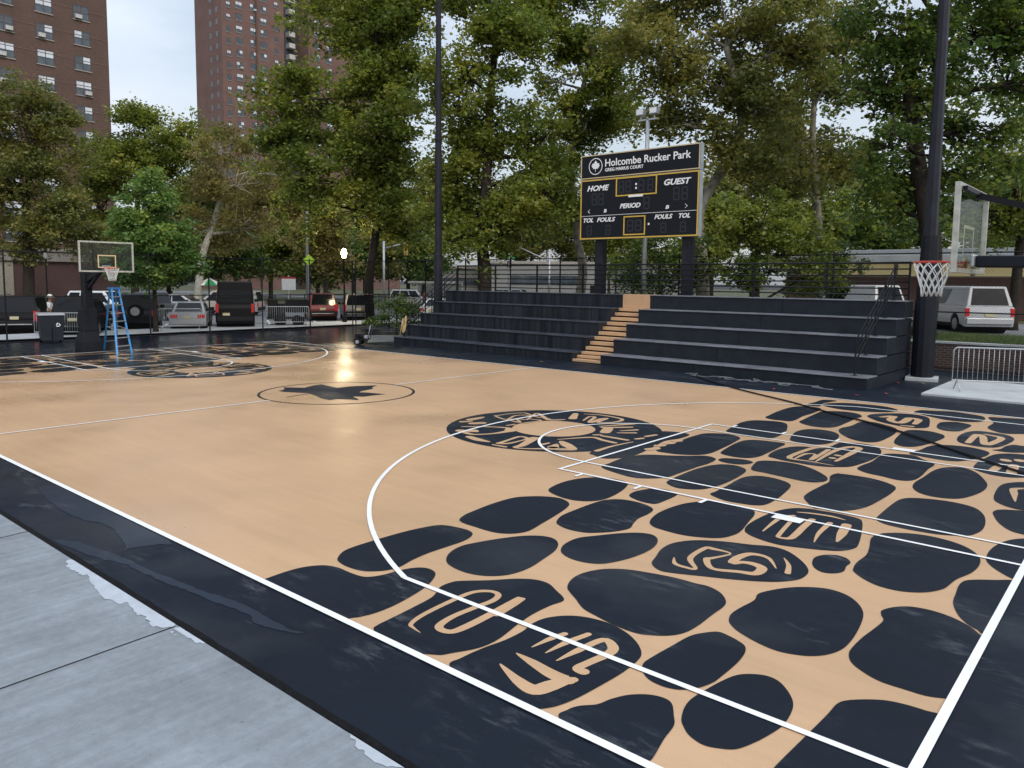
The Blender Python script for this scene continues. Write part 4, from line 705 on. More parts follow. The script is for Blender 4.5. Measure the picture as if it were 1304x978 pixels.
# ------------------------------------------------------------------ hoops
RIM = mat('rim_orange', (.55, .045, .02), .4); NET = mat('net_cord', (.80, .80, .78), .8, vary=.05); ACR = glass_clear('clear_acrylic')
FRM = mat('backboard_frame', (.50, .49, .42), .4, metal=.5, vary=.15, scale=10)
def hoop(loc, rz, label, padded):
    h = empty('basketball_hoop', loc, rz, label, 'hoop', 'basketball hoops'); zb, zt = 2.90, 3.965  # local +x points to the court centre; origin under the rim
    bx = -.39
    mb = MB(); mb.box(bx-.014, bx, -.88, .88, zb+.03, zt-.03, ACR); mb.build('backboard', ACR, h)
    mb = MB(); t = .055
    mb.box(bx-.05, bx+.012, -.915, .915, zt-t, zt, FRM); mb.box(bx-.05, bx+.012, -.915, .915, zb, zb+t, FRM)
    mb.box(bx-.05, bx+.012, -.915, -.915+t, zb+t, zt-t, FRM); mb.box(bx-.05, bx+.012, .915-t, .915, zb+t, zt-t, FRM); mb.build('backboard_frame', FRM, h, bevel=.004)
    TG = PALEGOLD; mb = MB()
    for a in ((-.305, .305, 3.05+.41, 3.05+.45), (-.305, .305, 3.05, 3.09)): mb.box(bx+.001, bx+.004, a[0], a[1], a[2], a[3], TG)
    for a in (-.305, .265): mb.box(bx+.001, bx+.004, a, a+.04, 3.09, 3.05+.41, TG)
    mb.build('target_square', TG, h)
    mb = MB(); mb.tube([(.2286*math.cos(t), .2286*math.sin(t), 3.048) for t in np.linspace(0, 2*PI, 33)[:-1]], .011, 8, RIM, closed=True)
    mb.box(bx+.012, bx+.03, -.10, .10, 2.95, 3.07, RIM); mb.box(bx+.03, -.20, -.06, .06, 3.025, 3.045, RIM); mb.bar((bx+.03, -.08, 2.97), (-.2, -.09, 3.03), .012, .012, RIM); mb.bar((bx+.03, .08, 2.97), (-.2, .09, 3.03), .012, .012, RIM)
    mb.build('rim', RIM, h, smooth=True)
    mb = MB(); NN = 12; lev = [(.2286, 3.04), (.205, 2.96), (.175, 2.87), (.145, 2.78), (.125, 2.69), (.115, 2.60)]
    for k in range(NN):
        for s in (1, -1):
            pts = []
            for i, (r, z) in enumerate(lev):
                a = 2*PI*(k+s*i*.5)/NN; pts.append(((r+.004*s)*math.cos(a), (r+.004*s)*math.sin(a), z+rnd.uniform(-.008, .008)))
            mb.tube(pts, .0055, 5, NET)
    mb.build('net', NET, h, smooth=True)
    # carrier arms behind the board
    mb = MB(); mb.box(bx-.10, bx-.051, -.14, .14, 2.98, 3.14, GALV)
    if padded:
        mb.bar((bx-.10, 0, 3.05), (bx-3.1, 0, 3.02), .15, .15, SLEEVE); mb.build('boom', SLEEVE, h, bevel=.02)
        mb = MB(); mb.bar((bx-.06, .0, 3.88), (bx-3.1, 0, 2.95), .075, .075, STEELB); mb.bar((bx-.075, -.8, 3.90), (bx-.075, .8, 3.90), .05, .05, STEELB)
        mb.build('brace', STEELB, h)
        mb = MB(); mb.box(bx-3.45, bx-3.05, -.2, .2, 0, 3.2, SLEEVE); mb.build('mast', SLEEVE, h, bevel=.03)
    else:
        mb.bar((bx-.10, 0, 3.08), (bx-1.75, 0, 2.6), .16, .16, STEELB); mb.bar((bx-.10, .0, 3.2), (bx-1.8, 0, 2.25), .1, .1, STEELB); mb.build('boom', SLEEVE, h, bevel=.01)
        mb = MB(); mb.bar((bx-.06, -.45, 3.9), (bx-1.1, 0, 3.0), .05, .05, STEELB); mb.bar((bx-.06, .45, 3.45), (bx-1.1, 0, 2.95), .05, .05, STEELB); mb.build('brace', STEELB, h)
        mb = MB(); mb.box(bx-1.92, bx-1.7, -.13, .13, 1.5, 3.1, STEELB); mb.build('mast', STEELB, h, bevel=.01)
        mb = MB(); mb.box(bx-2.15, bx-1.62, -.24, .24, .75, 1.56, SLEEVE); mb.loft([[(bx-2.3, -.34, 0), (bx-1.55, -.34, 0), (bx-1.55, .34, 0), (bx-2.3, .34, 0)], [(bx-2.28, -.33, .35), (bx-1.56, -.33, .35), (bx-1.56, .33, .35), (bx-2.28, .33, .35)], [(bx-2.15, -.25, .748), (bx-1.62, -.25, .748), (bx-1.62, .25, .748), (bx-2.15, .25, .748)]], SLEEVE)
        mb.build('base_pad', SLEEVE, h, bevel=.02)
    return h
hoop((-12.74, .0, 0), 0, 'far basketball hoop with clear backboard above the blue ladder', False)
hoop((12.83, .02, 0), PI, 'near basketball hoop seen from behind at the right edge of the court', True)
# ------------------------------------------------------------------ ladder
BLUE = mat('blue_fibreglass', (.03, .22, .52), .45, vary=.1)
F1, F2, B1, B2 = (gnd(*p) for p in ((147.4, 453.0), (168.0, 450.4), (128.5, 448.0), (149, 442.5)))
c0 = (F1+F2+B1+B2)/4; ld = empty('stepladder', (float(c0[0]), float(c0[1]), .012), 0, 'open blue stepladder with silver steps under the far hoop', 'ladder')
F1, F2, B1, B2 = (p-np.array([c0[0], c0[1], 0]) for p in (F1, F2, B1, B2))
wd = (F2-F1)/np.linalg.norm(F2-F1); TZ = 2.30; tp = np.array([0, 0, TZ])
tf1, tf2, tb1, tb2 = tp-wd*.17+(F1-B1)*.08, tp+wd*.17+(F1-B1)*.08, tp-wd*.15-(F1-B1)*.08, tp+wd*.15-(F1-B1)*.08
F1 = F2-wd*.72; B1 = B2-wd*.66
for a, b in ((F1, tf1), (F2, tf2), (B1, tb1), (B2, tb2)):
    mb = MB(); mb.bar(a, b, .06, .03, BLUE); mb.build('leg', BLUE, ld)
for k in range(1, 8):
    t = k/8; mb = MB(); mb.bar(F1+(tf1-F1)*t, F2+(tf2-F2)*t, .09, .03, ALU); mb.build('ladder_step', ALU, ld)
for k in range(1, 8, 1):
    t = k/8; mb = MB(); mb.bar(B1+(tb1-B1)*t, B2+(tb2-B2)*t, .03, .025, ALU); mb.build('crossbar', ALU, ld)
mb = MB(); mb.bar((tf1+tb1)/2+np.array([0, 0, .02]), (tf2+tb2)/2+np.array([0, 0, .02]), .30, .06, BLUE); mb.build('top_cap', BLUE, ld)
mb = MB(); mb.bar(F1*.62+tf1*.38, B1*.62+tb1*.38, .02, .03, ALU); mb.bar(F2*.62+tf2*.38, B2*.62+tb2*.38, .02, .03, ALU); mb.build('spreader', ALU, ld)
# ------------------------------------------------------------------ bin
BING = mat('bin_grey', (.022, .026, .034), .5, vary=.15); LID = mat('bin_lid', (.30, .31, .32), .5)
bn = empty('recycling_bin', (-20.4, .55, 0), R(-12), 'dark grey wheeled recycling bin with white emblem by the left fence', 'bin')
mb = MB(); mb.loft([[(-.30, -.40, .06), (.30, -.40, .06), (.30, .40, .06), (-.30, .40, .06)], [(-.36, -.47, 1.12), (.36, -.47, 1.12), (.36, .47, 1.12), (-.36, .47, 1.12)]], BING); mb.box(-.34, .345, -.02, .02, .1, 1.1, BLK); mb.build('body', BING, bn, bevel=.03)
mb = MB(); mb.loft([[(-.40, -.5, 1.122), (.40, -.5, 1.122), (.40, .5, 1.122), (-.40, .5, 1.122)], [(-.34, -.45, 1.20), (.34, -.45, 1.20), (.34, .45, 1.20), (-.34, .45, 1.20)]], LID); mb.build('lid', LID, bn, bevel=.01)
mb = MB()
for k in range(3):
    a = R(90+120*k); b = R(90+120*(k+1)); c = (.345, .22, .72); r = .105
    p = Vector((.352, c[1]+r*math.cos(a), c[2]+r*math.sin(a))); q2 = Vector((.352, c[1]+r*math.cos(b), c[2]+r*math.sin(b))); mb.bar(p.lerp(q2, .12), p.lerp(q2, .75), .035, .012, LETTER, (1, 0, 0))
mb.build('emblem', LETTER, bn)
for y in (-.36, .36):
    mb = MB(); mb.tube([(-.3, y-.04, .1), (-.3, y+.04, .1)], .10, 14, BLK); mb.build('wheel', BLK, bn)
# ------------------------------------------------------------------ fences
def chain(mb, a, b, z0, z1, m, s=.085, w=.0026):
    a = np.array(a); b = np.array(b); Lh = np.linalg.norm(b-a); d = (b-a)/Lh; n_ = np.array([-d[1], d[0]]); H = z1-z0
    for sgn in (1, -1):
        k = -H
        while k < Lh:
            u0, u1 = max(0., k), min(Lh, k+H); v0, v1 = u0-k, u1-k
            if sgn < 0: v0, v1 = H-v0, H-v1
            if u1-u0 > .02:
                p = a+d*u0+n_*.004*sgn; q = a+d*u1+n_*.004*sgn; t = w
                P_ = [(p[0], p[1], z0+v0-t), (p[0], p[1], z0+v0+t), (q[0], q[1], z0+v1+t), (q[0], q[1], z0+v1-t)]
                mb.add([(x+n_[0]*t*.5, y+n_[1]*t*.5, z) for x, y, z in P_]+[(x-n_[0]*t*.5, y-n_[1]*t*.5, z) for x, y, z in P_], [(0, 1, 2, 3), (7, 6, 5, 4), (1, 5, 6, 2), (0, 3, 7, 4)], m)
            k += s*1.15
def fence(name, a, b, n, H, label, mids=(.5,), r=.035, cl=True, z0=0., rr=None):
    a = np.array(a, float); b = np.array(b, float); d = b-a; Lh = np.linalg.norm(d); ang = math.atan2(d[1], d[0])
    f = empty(name, (a[0], a[1], z0), ang, label, 'fence')
    for i in range(n+1):
        x = Lh*i/n; mb = MB(); mb.tube([(x, 0, 0), (x, 0, H+.04)], r, 8, STEELB); mb.lathe([(r*1.15, H+.04), (r*.9, H+.09), (.004, H+.11)], 8, (x, 0, 0), STEELB); mb.build('post', STEELB, f, smooth=False)
    mb = MB()
    for z in (.08, *[H*t for t in mids], H): mb.tube([(0, 0, z), (Lh, 0, z)], .022, 6, STEELB)
    mb.build('rail', STEELB, f)
    if cl: mb = MB(); chain(mb, (0, .05), (Lh, .05), .05, H, CHAIN); mb.build('chain_link', CHAIN, f, fix=False)
    return f
fence('chain_link_fence', (-21.35, -15.6), (-21.35, 16.95), 11, 3.75, 'tall black chain link fence along the parking lot at the left')
fence('chain_link_fence', (-21.2, 17.05), (12.2, 16.55), 11, 3.78, 'tall black chain link fence running behind the bleachers')
fence('chain_link_fence', (12.4, 16.6), (27.4, 16.6), 5, 3.78, 'black chain link fence in front of the brick retaining wall on the right', mids=(.5,), r=.04)
pg = empty('picket_gate', (-21.0, 17.3, 0), R(-4), 'low black iron picket gate at the back left corner of the court', 'gate')
mb = MB()
for z in (.15, 1.75): mb.bar((0, 0, z), (5.2, 0, z), .04, .04, STEELB)
mb.build('rail', STEELB, pg); mb = MB()
for k in range(38): mb.bar((.07+k*.138, 0, .05), (.07+k*.138, 0, 1.95), .022, .022, STEELB)
mb.build('pickets', STEELB, pg)
BRK = brick_mat('wall_brick', (.085, .042, .032), (.055, .032, .028), (.16, .15, .14), 1)
rw = empty('retaining_wall', (5.2, 16.78, 0), 0, 'dark brick retaining wall with a light stone cap at the right', 'wall')
mb = MB(); mb.box(0, 40, 0, .22, 0, .86, BRK); mb.build('brickwork', BRK, rw); mb = MB(); mb.box(-.02, 40, -.04, .26, .861, .93, CONC2); mb.build('coping', CONC2, rw, bevel=.008)
# ------------------------------------------------------------------ crowd barriers
def barrier(loc, rz, label, L_=2.3, tilt=0.):
    b = empty('crowd_barrier', loc, rz, label, 'barrier', 'steel crowd barriers'); b.rotation_euler.y = tilt
    pts = [(0, 0, .25), (0, 0, 1.02), (.03, 0, 1.07), (.08, 0, 1.1), (L_-.08, 0, 1.1), (L_-.03, 0, 1.07), (L_, 0, 1.02), (L_, 0, .25)]
    mb = MB(); mb.tube(pts, .02, 8, GALV, closed=True); mb.build('frame', GALV, b, smooth=True)
    mb = MB()
    for k in range(1, 20): x = L_*k/20; mb.tube([(x, 0, .25), (x, 0, 1.1)], .008, 5, GALV)
    mb.build('bars', GALV, b, smooth=True)
    for x in (.12, L_-.12):
        mb = MB(); mb.tube([(x, -.3, .012), (x, -.02, .26), (x, .02, .26), (x, .3, .012)], .016, 6, GALV); mb.build('foot', GALV, b, smooth=True)
    return b
barrier((11.05, 11.1, .062), R(24), 'steel crowd barrier on the pale concrete pad at the right edge')
barrier((*col_at(42, 34)[:2], .012), R(55), 'steel crowd barrier beside the black suv in the parking lot', 1.9)
barrier((*col_at(200, 37.6)[:2], .1), R(60), 'steel crowd barrier behind the silver sedan', 2.0)
barrier((*col_at(338, 42)[:2], .1), R(62), 'steel crowd barrier in front of the black equipment boxes', 2.3)
# ------------------------------------------------------------------ pressure washer cart
pw = empty('pressure_washer', (float(gnd(461, 440)[0]), float(gnd(461, 440)[1]), .012), R(35), 'small black pressure washer cart left of the bleachers', 'cart')
mb = MB(); mb.box(-.28, .28, -.2, .2, .22, .30, STEELB); mb.lathe([(.10, .30), (.16, .34), (.16, .46), (.09, .50)], 12, (0, 0, 0), STEELB); mb.box(-.26, -.1, -.14, .14, .30, .48, BLK); mb.box(.12, .27, -.1, .1, .30, .42, GALV); mb.build('engine', STEELB, pw)
mb = MB(); mb.tube([(.3, -.2, .25), (.42, -.2, .85), (.42, .2, .85), (.3, .2, .25)], .016, 6, GALV); mb.build('handle', GALV, pw, smooth=True)
for s in (-1, 1): mb = MB(); mb.tube([(-.12, s*.22, .16), (-.12, s*.28, .16)], .16, 14, BLK); mb.tube([(-.12, s*.285, .16), (-.12, s*.29, .16)], .08, 10, GALV); mb.build('wheel', BLK, pw)
mb = MB(); mb.tube([(x, .35+.12*math.sin(x*9), .02) for x in np.linspace(.3, 2.6, 26)], .014, 5, BLK); mb.build('hose', BLK, pw, smooth=True)
# ------------------------------------------------------------------ cables
cpts = [(4.6, 9.3), (5.74, 8.27), (7.3, 7.12), (8.6, 6.27), (9.8, 5.4), (10.88, 4.67), (11.8, 3.84), (12.48, 3.16), (13.8, 1.88), (15.6, .3), (18, -1.2)]
for off, lb in ((0, 'thick black cable lying across the near end of the court, left of its twin'), (.055, 'thick black cable lying across the near end of the court, right of its twin')):
    P, _ = ospline(cpts, [0]*len(cpts), 6); mb = MB(); mb.tube([(p[0]+off+.02*math.sin(i*.35+off*30), p[1]+off*.4, .034) for i, p in enumerate(P)], .013, 6, BLK)
    tag(mb.build('cable', BLK, smooth=True), lb, 'cable', 'cables across the court')
HOSEG = mat('grey_hose', (.16, .17, .19), .5, vary=.2)
mb = MB(); pts = []
for i in range(150):
    t = i/149; pts.append((4.3+4.4*t+.22*math.sin(t*31)+.1*math.sin(t*77), 9.28+.16*math.cos(t*23)+.10*math.sin(t*50)-.02*t, .022+.02*(1+math.sin(t*61))))
mb.tube(pts, .011, 5, HOSEG)
pts = [(5.3+2.6*t+.2*math.sin(t*17+1), 9.24+.2*math.sin(t*12)*(1-t), .03+.03*math.sin(t*40)**2) for t in np.linspace(0, 1, 80)]; mb.tube(pts, .010, 5, HOSEG)
tag(mb.build('hose', HOSEG, smooth=True), 'tangle of grey hose lying at the foot of the right bleachers', 'hose')
# ------------------------------------------------------------------ vehicles
CARGL = mat('car_glass', (.006, .008, .011), .08, vary=.1, spec=.22); TYRE = mat('tyre', (.012, .012, .013), .8); RIMS = mat('wheel_rim', (.32, .33, .34), .35, metal=.8)
TAIL = mat('tail_lamp', (.38, .012, .015), .25, emit=(.6, .02, .02), estr=.15); HEADL = mat('head_lamp', (.7, .72, .74), .15); PLATE = mat('number_plate', (.55, .50, .30), .5); CHROME = mat('chrome', (.6, .6, .61), .2, metal=.9)
TRIM = mat('car_trim', (.018, .018, .020), .6)
def cpaint(n, c): return mat('car_paint_'+n, c, .30, vary=.04, coat=.25 if max(c) > .03 else .06)
def vehicle(name, loc, head, label, cat, paint, kind='suv', spare=False, group='parked vehicles'):
    K = dict(suv=(4.8, 1.92, 1.78, .98, .30, .24), sedan=(4.75, 1.80, 1.44, .90, .20, .26), van=(5.6, 2.0, 2.55, 1.30, .30, .10), minivan=(5.0, 1.9, 1.80, .98, .26, .16), pickup=(5.5, 1.95, 1.80, 1.02, .34, .3), boxy=(4.3, 1.86, 1.84, 1.05, .36, .12), smallvan=(4.4, 1.85, 1.86, 1.05, .26, .10))
    Ln, W, H, ZB, Z0, _ = K[kind]; v = empty(name, loc, head, label, cat, group)     # +x forward, origin under the rear bumper
    hw = W/2; wr = .36 if kind not in ('sedan',) else .32; xw = (.85 if kind != 'van' else 1.1, Ln-.88)
    def arc(xc): return [(xc+(wr+.07)*math.cos(t), wr+(wr+.07)*math.sin(t)) for t in np.linspace(PI, 0, 9)]
    low = [(.04, Z0+.02)]+[(x, max(z, Z0)) for x, z in arc(xw[0])]+[(x, max(z, Z0)) for x, z in arc(xw[1])]+[(Ln-.06, Z0+.02), (Ln, Z0+.30), (Ln-.03, ZB-.28)]
    if kind == 'sedan': up = [(Ln-.25, ZB-.20), (3.55, ZB-.02), (.95, ZB+.02), (.10, ZB-.02), (.0, ZB-.25), (0, Z0+.25)]
    elif kind == 'pickup': up = [(Ln-.12, ZB-.10), (3.9, ZB+.06), (.02, ZB+.05), (0, Z0+.25)]
    else: up = [(Ln-.15, ZB-.16), (Ln-1.25, ZB+.02), (.05, ZB+.02), (.0, ZB-.2), (0, Z0+.25)]
    prof = low+up; cx = Ln/2; cz = (Z0+ZB)/2
    def sl(y, k): return [(cx+(x-cx)*(1-.02*k), y, cz+(z-cz)*(1-.06*k)) for x, z in prof]
    mb = MB(); mb.loft([sl(-hw, 1), sl(-hw+.07, 0), sl(hw-.07, 0), sl(hw, 1)], paint); body = mb.build('body', paint, v, bevel=.012)
    mb = MB(); mb.box(.15, Ln-.15, -hw+.09, hw-.09, Z0-.02, Z0+.12, TRIM)
    for x in xw: mb.tube([(x, -hw+.05, wr), (x, hw-.05, wr)], wr+.055, 14, TRIM)
    mb.build('underbody', TRIM, v)
    # greenhouse
    if kind == 'sedan': b0, b1, t0, t1 = .62, 3.65, 1.35, 2.75
    elif kind == 'pickup': b0, b1, t0, t1 = 1.75, 4.15, 1.95, 3.3
    elif kind == 'van': b0, b1, t0, t1 = .03, Ln-.75, .10, Ln-1.75
    elif kind == 'boxy': b0, b1, t0, t1 = .04, Ln-1.2, .12, Ln-1.65
    elif kind in ('minivan', 'smallvan'): b0, b1, t0, t1 = .04, Ln-.75, .28, Ln-1.65
    else: b0, b1, t0, t1 = .06, Ln-1.2, .42, Ln-1.95
    zb = ZB+.005; wb = hw-.05; wt = hw-(.24 if kind not in ('van',) else .12)
    zt = H
    Bt = [(b0, -wb, zb), (b1, -wb, zb), (b1, wb, zb), (b0, wb, zb)]; Tt = [(t0, -wt, zt), (t1, -wt, zt), (t1, wt, zt), (t0, wt, zt)]
    mb = MB(); mb.loft([Bt, Tt], paint); cab = mb.build('cabin', paint, v, bevel=.05)
    def pane(i, j, u0, u1, w0, w1, nm='window'):
        a, b, c, d = (Vector(p) for p in (Bt[i], Bt[j], Tt[j], Tt[i])); n_ = (b-a).cross(d-a).normalized()*.012
        P = lambda u, w_: (a.lerp(b, u)).lerp(d.lerp(c, u), w_)+n_
        q = [P(u0, w0), P(u1, w0), P(u1, w1), P(u0, w1)]; mb = MB(); m2 = [p-n_*.6 for p in q]; mb.loft([m2, q], CARGL); mb.build(nm, CARGL, v)
    wlo = .08; whi = .90
    if kind == 'van': wlo = .12; whi = .62
    pane(3, 0, .09, .91, wlo, whi, 'rear_window'); pane(1, 2, .06, .94, .05, .93, 'windshield')
    for (i, j) in ((0, 1), (2, 3)):
        f = (lambda u: u) if i == 0 else (lambda u: 1-u)
        sp_ = ((.06, .32), (.35, .62), (.65, .93)) if kind in ('suv', 'minivan') else ((.12, .47), (.5, .90)) if kind in ('sedan', 'boxy') else ((.1, .45), (.5, .92)) if kind == 'pickup' else ((.70, .95), ) if kind == 'van' else ((.55, .93),)
        for a, b in sp_:
            a, b = sorted((f(a), f(b))); pane(i, j, a, b, .10, .86 if kind != 'van' else .6)
    zt1, zt0 = (ZB-.04, ZB-.36) if kind != 'van' else (ZB+.05, ZB-.42)
    for s in (-1, 1):
        mb = MB()
        if kind == 'sedan': mb.box(-.012, .06, s*hw*.93 if s < 0 else hw*.93-.34, s*hw*.93+.34 if s < 0 else hw*.93, ZB-.26, ZB-.08, TAIL)
        elif kind == 'suv': mb.box(-.015, .12, min(s*(hw-.01), s*(hw-.20)), max(s*(hw-.01), s*(hw-.20)), zt0, zt1+.16, TAIL)
        else: mb.box(-.015, .08, min(s*(hw-.02), s*(hw-.17)), max(s*(hw-.02), s*(hw-.17)), zt0, zt1, TAIL)
        mb.build('taillight', TAIL, v, bevel=.01)
        mb = MB(); mb.box(Ln-.16, Ln-.012, min(s*(hw-.06), s*(hw-.42)), max(s*(hw-.06), s*(hw-.42)), ZB-.36, ZB-.22, HEADL); mb.build('headlight', HEADL, v, bevel=.01)
        mb = MB(); mx_ = b1-.35; mb.box(mx_-.06, mx_+.06, min(s*(hw-.02), s*(hw+.2)), max(s*(hw-.02), s*(hw+.2)), ZB+.02, ZB+.2, TRIM); mb.build('mirror', TRIM, v, bevel=.02)
        for x in xw:
            y0, y1 = s*(hw-.25), s*(hw-.01); mb = MB(); mb.tube([(x, y0, wr), (x, y1, wr)], wr, 20, TYRE); wh = mb.build('wheel', TYRE, v)
            mb = MB(); mb.tube([(x, y1-s*.02, wr), (x, y1+s*.012, wr)], wr*.62, 16, RIMS)
            wh2 = mb.build('wheel_rim', RIMS, wh)
    mb = MB(); mb.box(-.07, .05, -hw+.06, hw-.06, Z0+.12, Z0+.36, paint if kind in ('sedan', 'smallvan') else TRIM); mb.build('bumper', TRIM, v, bevel=.03)
    if kind in ('suv', 'pickup'): mb = MB(); mb.box(-.078, -.06, -hw+.25, hw-.25, Z0+.17, Z0+.22, CHROME); mb.build('bumper_trim', CHROME, v)
    mb = MB(); mb.box(-.03, .0, -.18+(.45 if kind == 'van' else 0), .18+(.45 if kind == 'van' else 0), Z0+.42, Z0+.56, PLATE); mb.build('number_plate', PLATE, v)
    if spare: mb = MB(); mb.tube([(-.22, 0, .98), (-.02, 0, .98)], .36, 20, TYRE); mb.tube([(-.232, 0, .98), (-.221, 0, .98)], .22, 16, RIMS); mb.build('spare_wheel', TYRE, v)
    if kind in ('suv', 'boxy'):
        mb = MB()
        for s in (-1, 1): mb.bar((t0+.2, s*(wt-.05), H+.04), (t1-.1, s*(wt-.05), H+.04), .03, .03, TRIM)
        mb.build('roof_rack', TRIM, v)
    return v
def colz(px, dep, z=.006): q = col_at(px, dep); return (q[0], q[1], z)
H1 = R(150)
def rearat(px, dep, head, W=1.9, z=.006):   # rear bumper centre under the column
    return colz(px, dep, z)
vehicle('parked_suv', rearat(17, 35.5, H1), R(152), 'black suv at the left edge of the parking lot, rear towards the fence', 'suv', cpaint('black', (.006, .006, .008)))
vehicle('parked_suv', rearat(91, 34.6, H1), R(150), 'black suv parked right behind the grey recycling bin', 'suv', cpaint('black', (.006, .006, .008)))
vehicle('parked_jeep', rearat(172, 39.5, H1), R(150), 'dark blue boxy jeep with a spare wheel on its rear door', 'jeep', cpaint('navy', (.015, .022, .04)), 'boxy', True)
vehicle('parked_sedan', rearat(238, 39.8, H1), R(148), 'silver sedan parked beside the tall black van', 'sedan', cpaint('silver', (.36, .37, .38)), 'sedan')
vehicle('parked_van', rearat(299, 41.5, H1), R(149), 'tall black van with high roof in the parking lot', 'van', cpaint('black', (.006, .006, .008)), 'van')
vehicle('parked_suv', rearat(411, 50, H1), R(149), 'dark red suv parked right of the black equipment boxes', 'suv', cpaint('red', (.16, .012, .016)))
vehicle('parked_suv', rearat(456, 50, H1), R(146), 'grey suv behind the iron picket gate', 'suv', cpaint('grey', (.16, .17, .18)))
vehicle('parked_suv', colz(90, 52), R(35), 'white suv in the second row behind the far basketball hoop', 'suv', cpaint('white', (.72, .73, .74)))
vehicle('parked_sedan', colz(14, 46), R(195), 'white sedan at the far left behind the black suv', 'sedan', cpaint('white', (.72, .73, .74)), 'sedan')
vehicle('parked_sedan', colz(190, 58), R(40), 'pale silver sedan in the second row right of the young tree trunk', 'sedan', cpaint('pale', (.50, .51, .53)), 'sedan')
vehicle('parked_pickup', colz(243, 49), R(215), 'dark grey pickup in the second row behind the silver sedan', 'pickup', cpaint('dgrey', (.06, .065, .07)), 'pickup')
vehicle('parked_minivan', colz(333, 57), R(222), 'beige minivan seen side on behind the tall black van', 'minivan', cpaint('beige', (.46, .42, .38)), 'minivan')
vehicle('parked_suv', colz(497, 76), R(32), 'silver suv on the far street left of the bleachers', 'suv', cpaint('silver', (.36, .37, .38)))
vehicle('parked_sedan', colz(549, 52), R(120), 'white car with red tail lamps behind the left bleacher handrail', 'car', cpaint('white', (.72, .73, .74)), 'sedan')
vehicle('parked_minivan', colz(630, 88), R(20), 'grey minivan on the far street seen just above the left bleachers', 'minivan', cpaint('grey', (.16, .17, .18)), 'minivan')
vehicle('parked_sedan', colz(662, 80), R(25), 'white sedan on the far street right of the grey minivan', 'sedan', cpaint('white', (.72, .73, .74)), 'sedan')
vehicle('parked_sedan', colz(715, 84), R(18), 'silver sedan on the far street left of the scoreboard post', 'sedan', cpaint('silver', (.36, .37, .38)), 'sedan')
vehicle('parked_van', rearat(1262, 30, H1, z=.86), R(124), 'white van seen from behind on the bank above the brick wall', 'van', cpaint('offwhite', (.42, .43, .45)), 'smallvan')
vehicle('parked_van', colz(1136, 34, .86), R(150), 'white van with dark rear windows behind the right end of the bleachers', 'van', cpaint('white', (.72, .73, .74)), 'smallvan')
# black equipment boxes on a trailer
eq = empty('equipment_trailer', (*col_at(340, 44)[:2], .006), R(62), 'trailer stacked with black equipment boxes between the tall van and the red suv', 'trailer')
mb = MB(); mb.box(0, 2.4, -.6, .6, .42, .52, TRIM); mb.tube([(.7, -.65, .3), (.7, .65, .3)], .3, 14, TYRE); mb.tube([(1.7, -.65, .3), (1.7, .65, .3)], .3, 14, TYRE); mb.build('chassis', TRIM, eq)
for a in ((.05, .55, .55, 1.55), (.6, .95, .55, 1.3), (1.05, 2.35, .8, 1.55)): mb = MB(); mb.box(a[0], a[1], -.5, .5, a[2], a[3], BLK); mb.build('equipment_box', BLK, eq, bevel=.02)
# motor scooter row beside the first suv
for i, (px, d) in enumerate(((44, 37.5), (51, 38.5))):
    m = empty('motorbike', colz(px, d), R(150), ['black motorbike beside the black suv at the left edge', 'black motorbike nearer the grey recycling bin'][i], 'motorbike', 'motorbikes')
    for x in (.3, 1.6):
        mb = MB(); mb.tube([(x, -.05, .31), (x, .05, .31)], .31, 16, TYRE); mb.build('wheel', TYRE, m)
    mb = MB(); mb.loft([[(.2, -.1, .62), (.2, .1, .62), (.2, .1, .82), (.2, -.1, .82)], [(.9, -.14, .5), (.9, .14, .5), (.9, .14, .84), (.9, -.14, .84)], [(1.25, -.1, .7), (1.25, .1, .7), (1.25, .1, .98), (1.25, -.1, .98)]], TRIM); mb.box(.6, 1.2, -.15, .15, .3, .62, GALV); mb.build('body', TRIM, m, bevel=.02)
    mb = MB(); mb.bar((1.6, 0, .31), (1.35, 0, 1.05), .05, .08, GALV); mb.tube([(1.25, -.35, 1.05), (1.35, -.1, 1.08), (1.35, .1, 1.08), (1.25, .35, 1.05)], .02, 6, TRIM); mb.build('handlebar', TRIM, m)
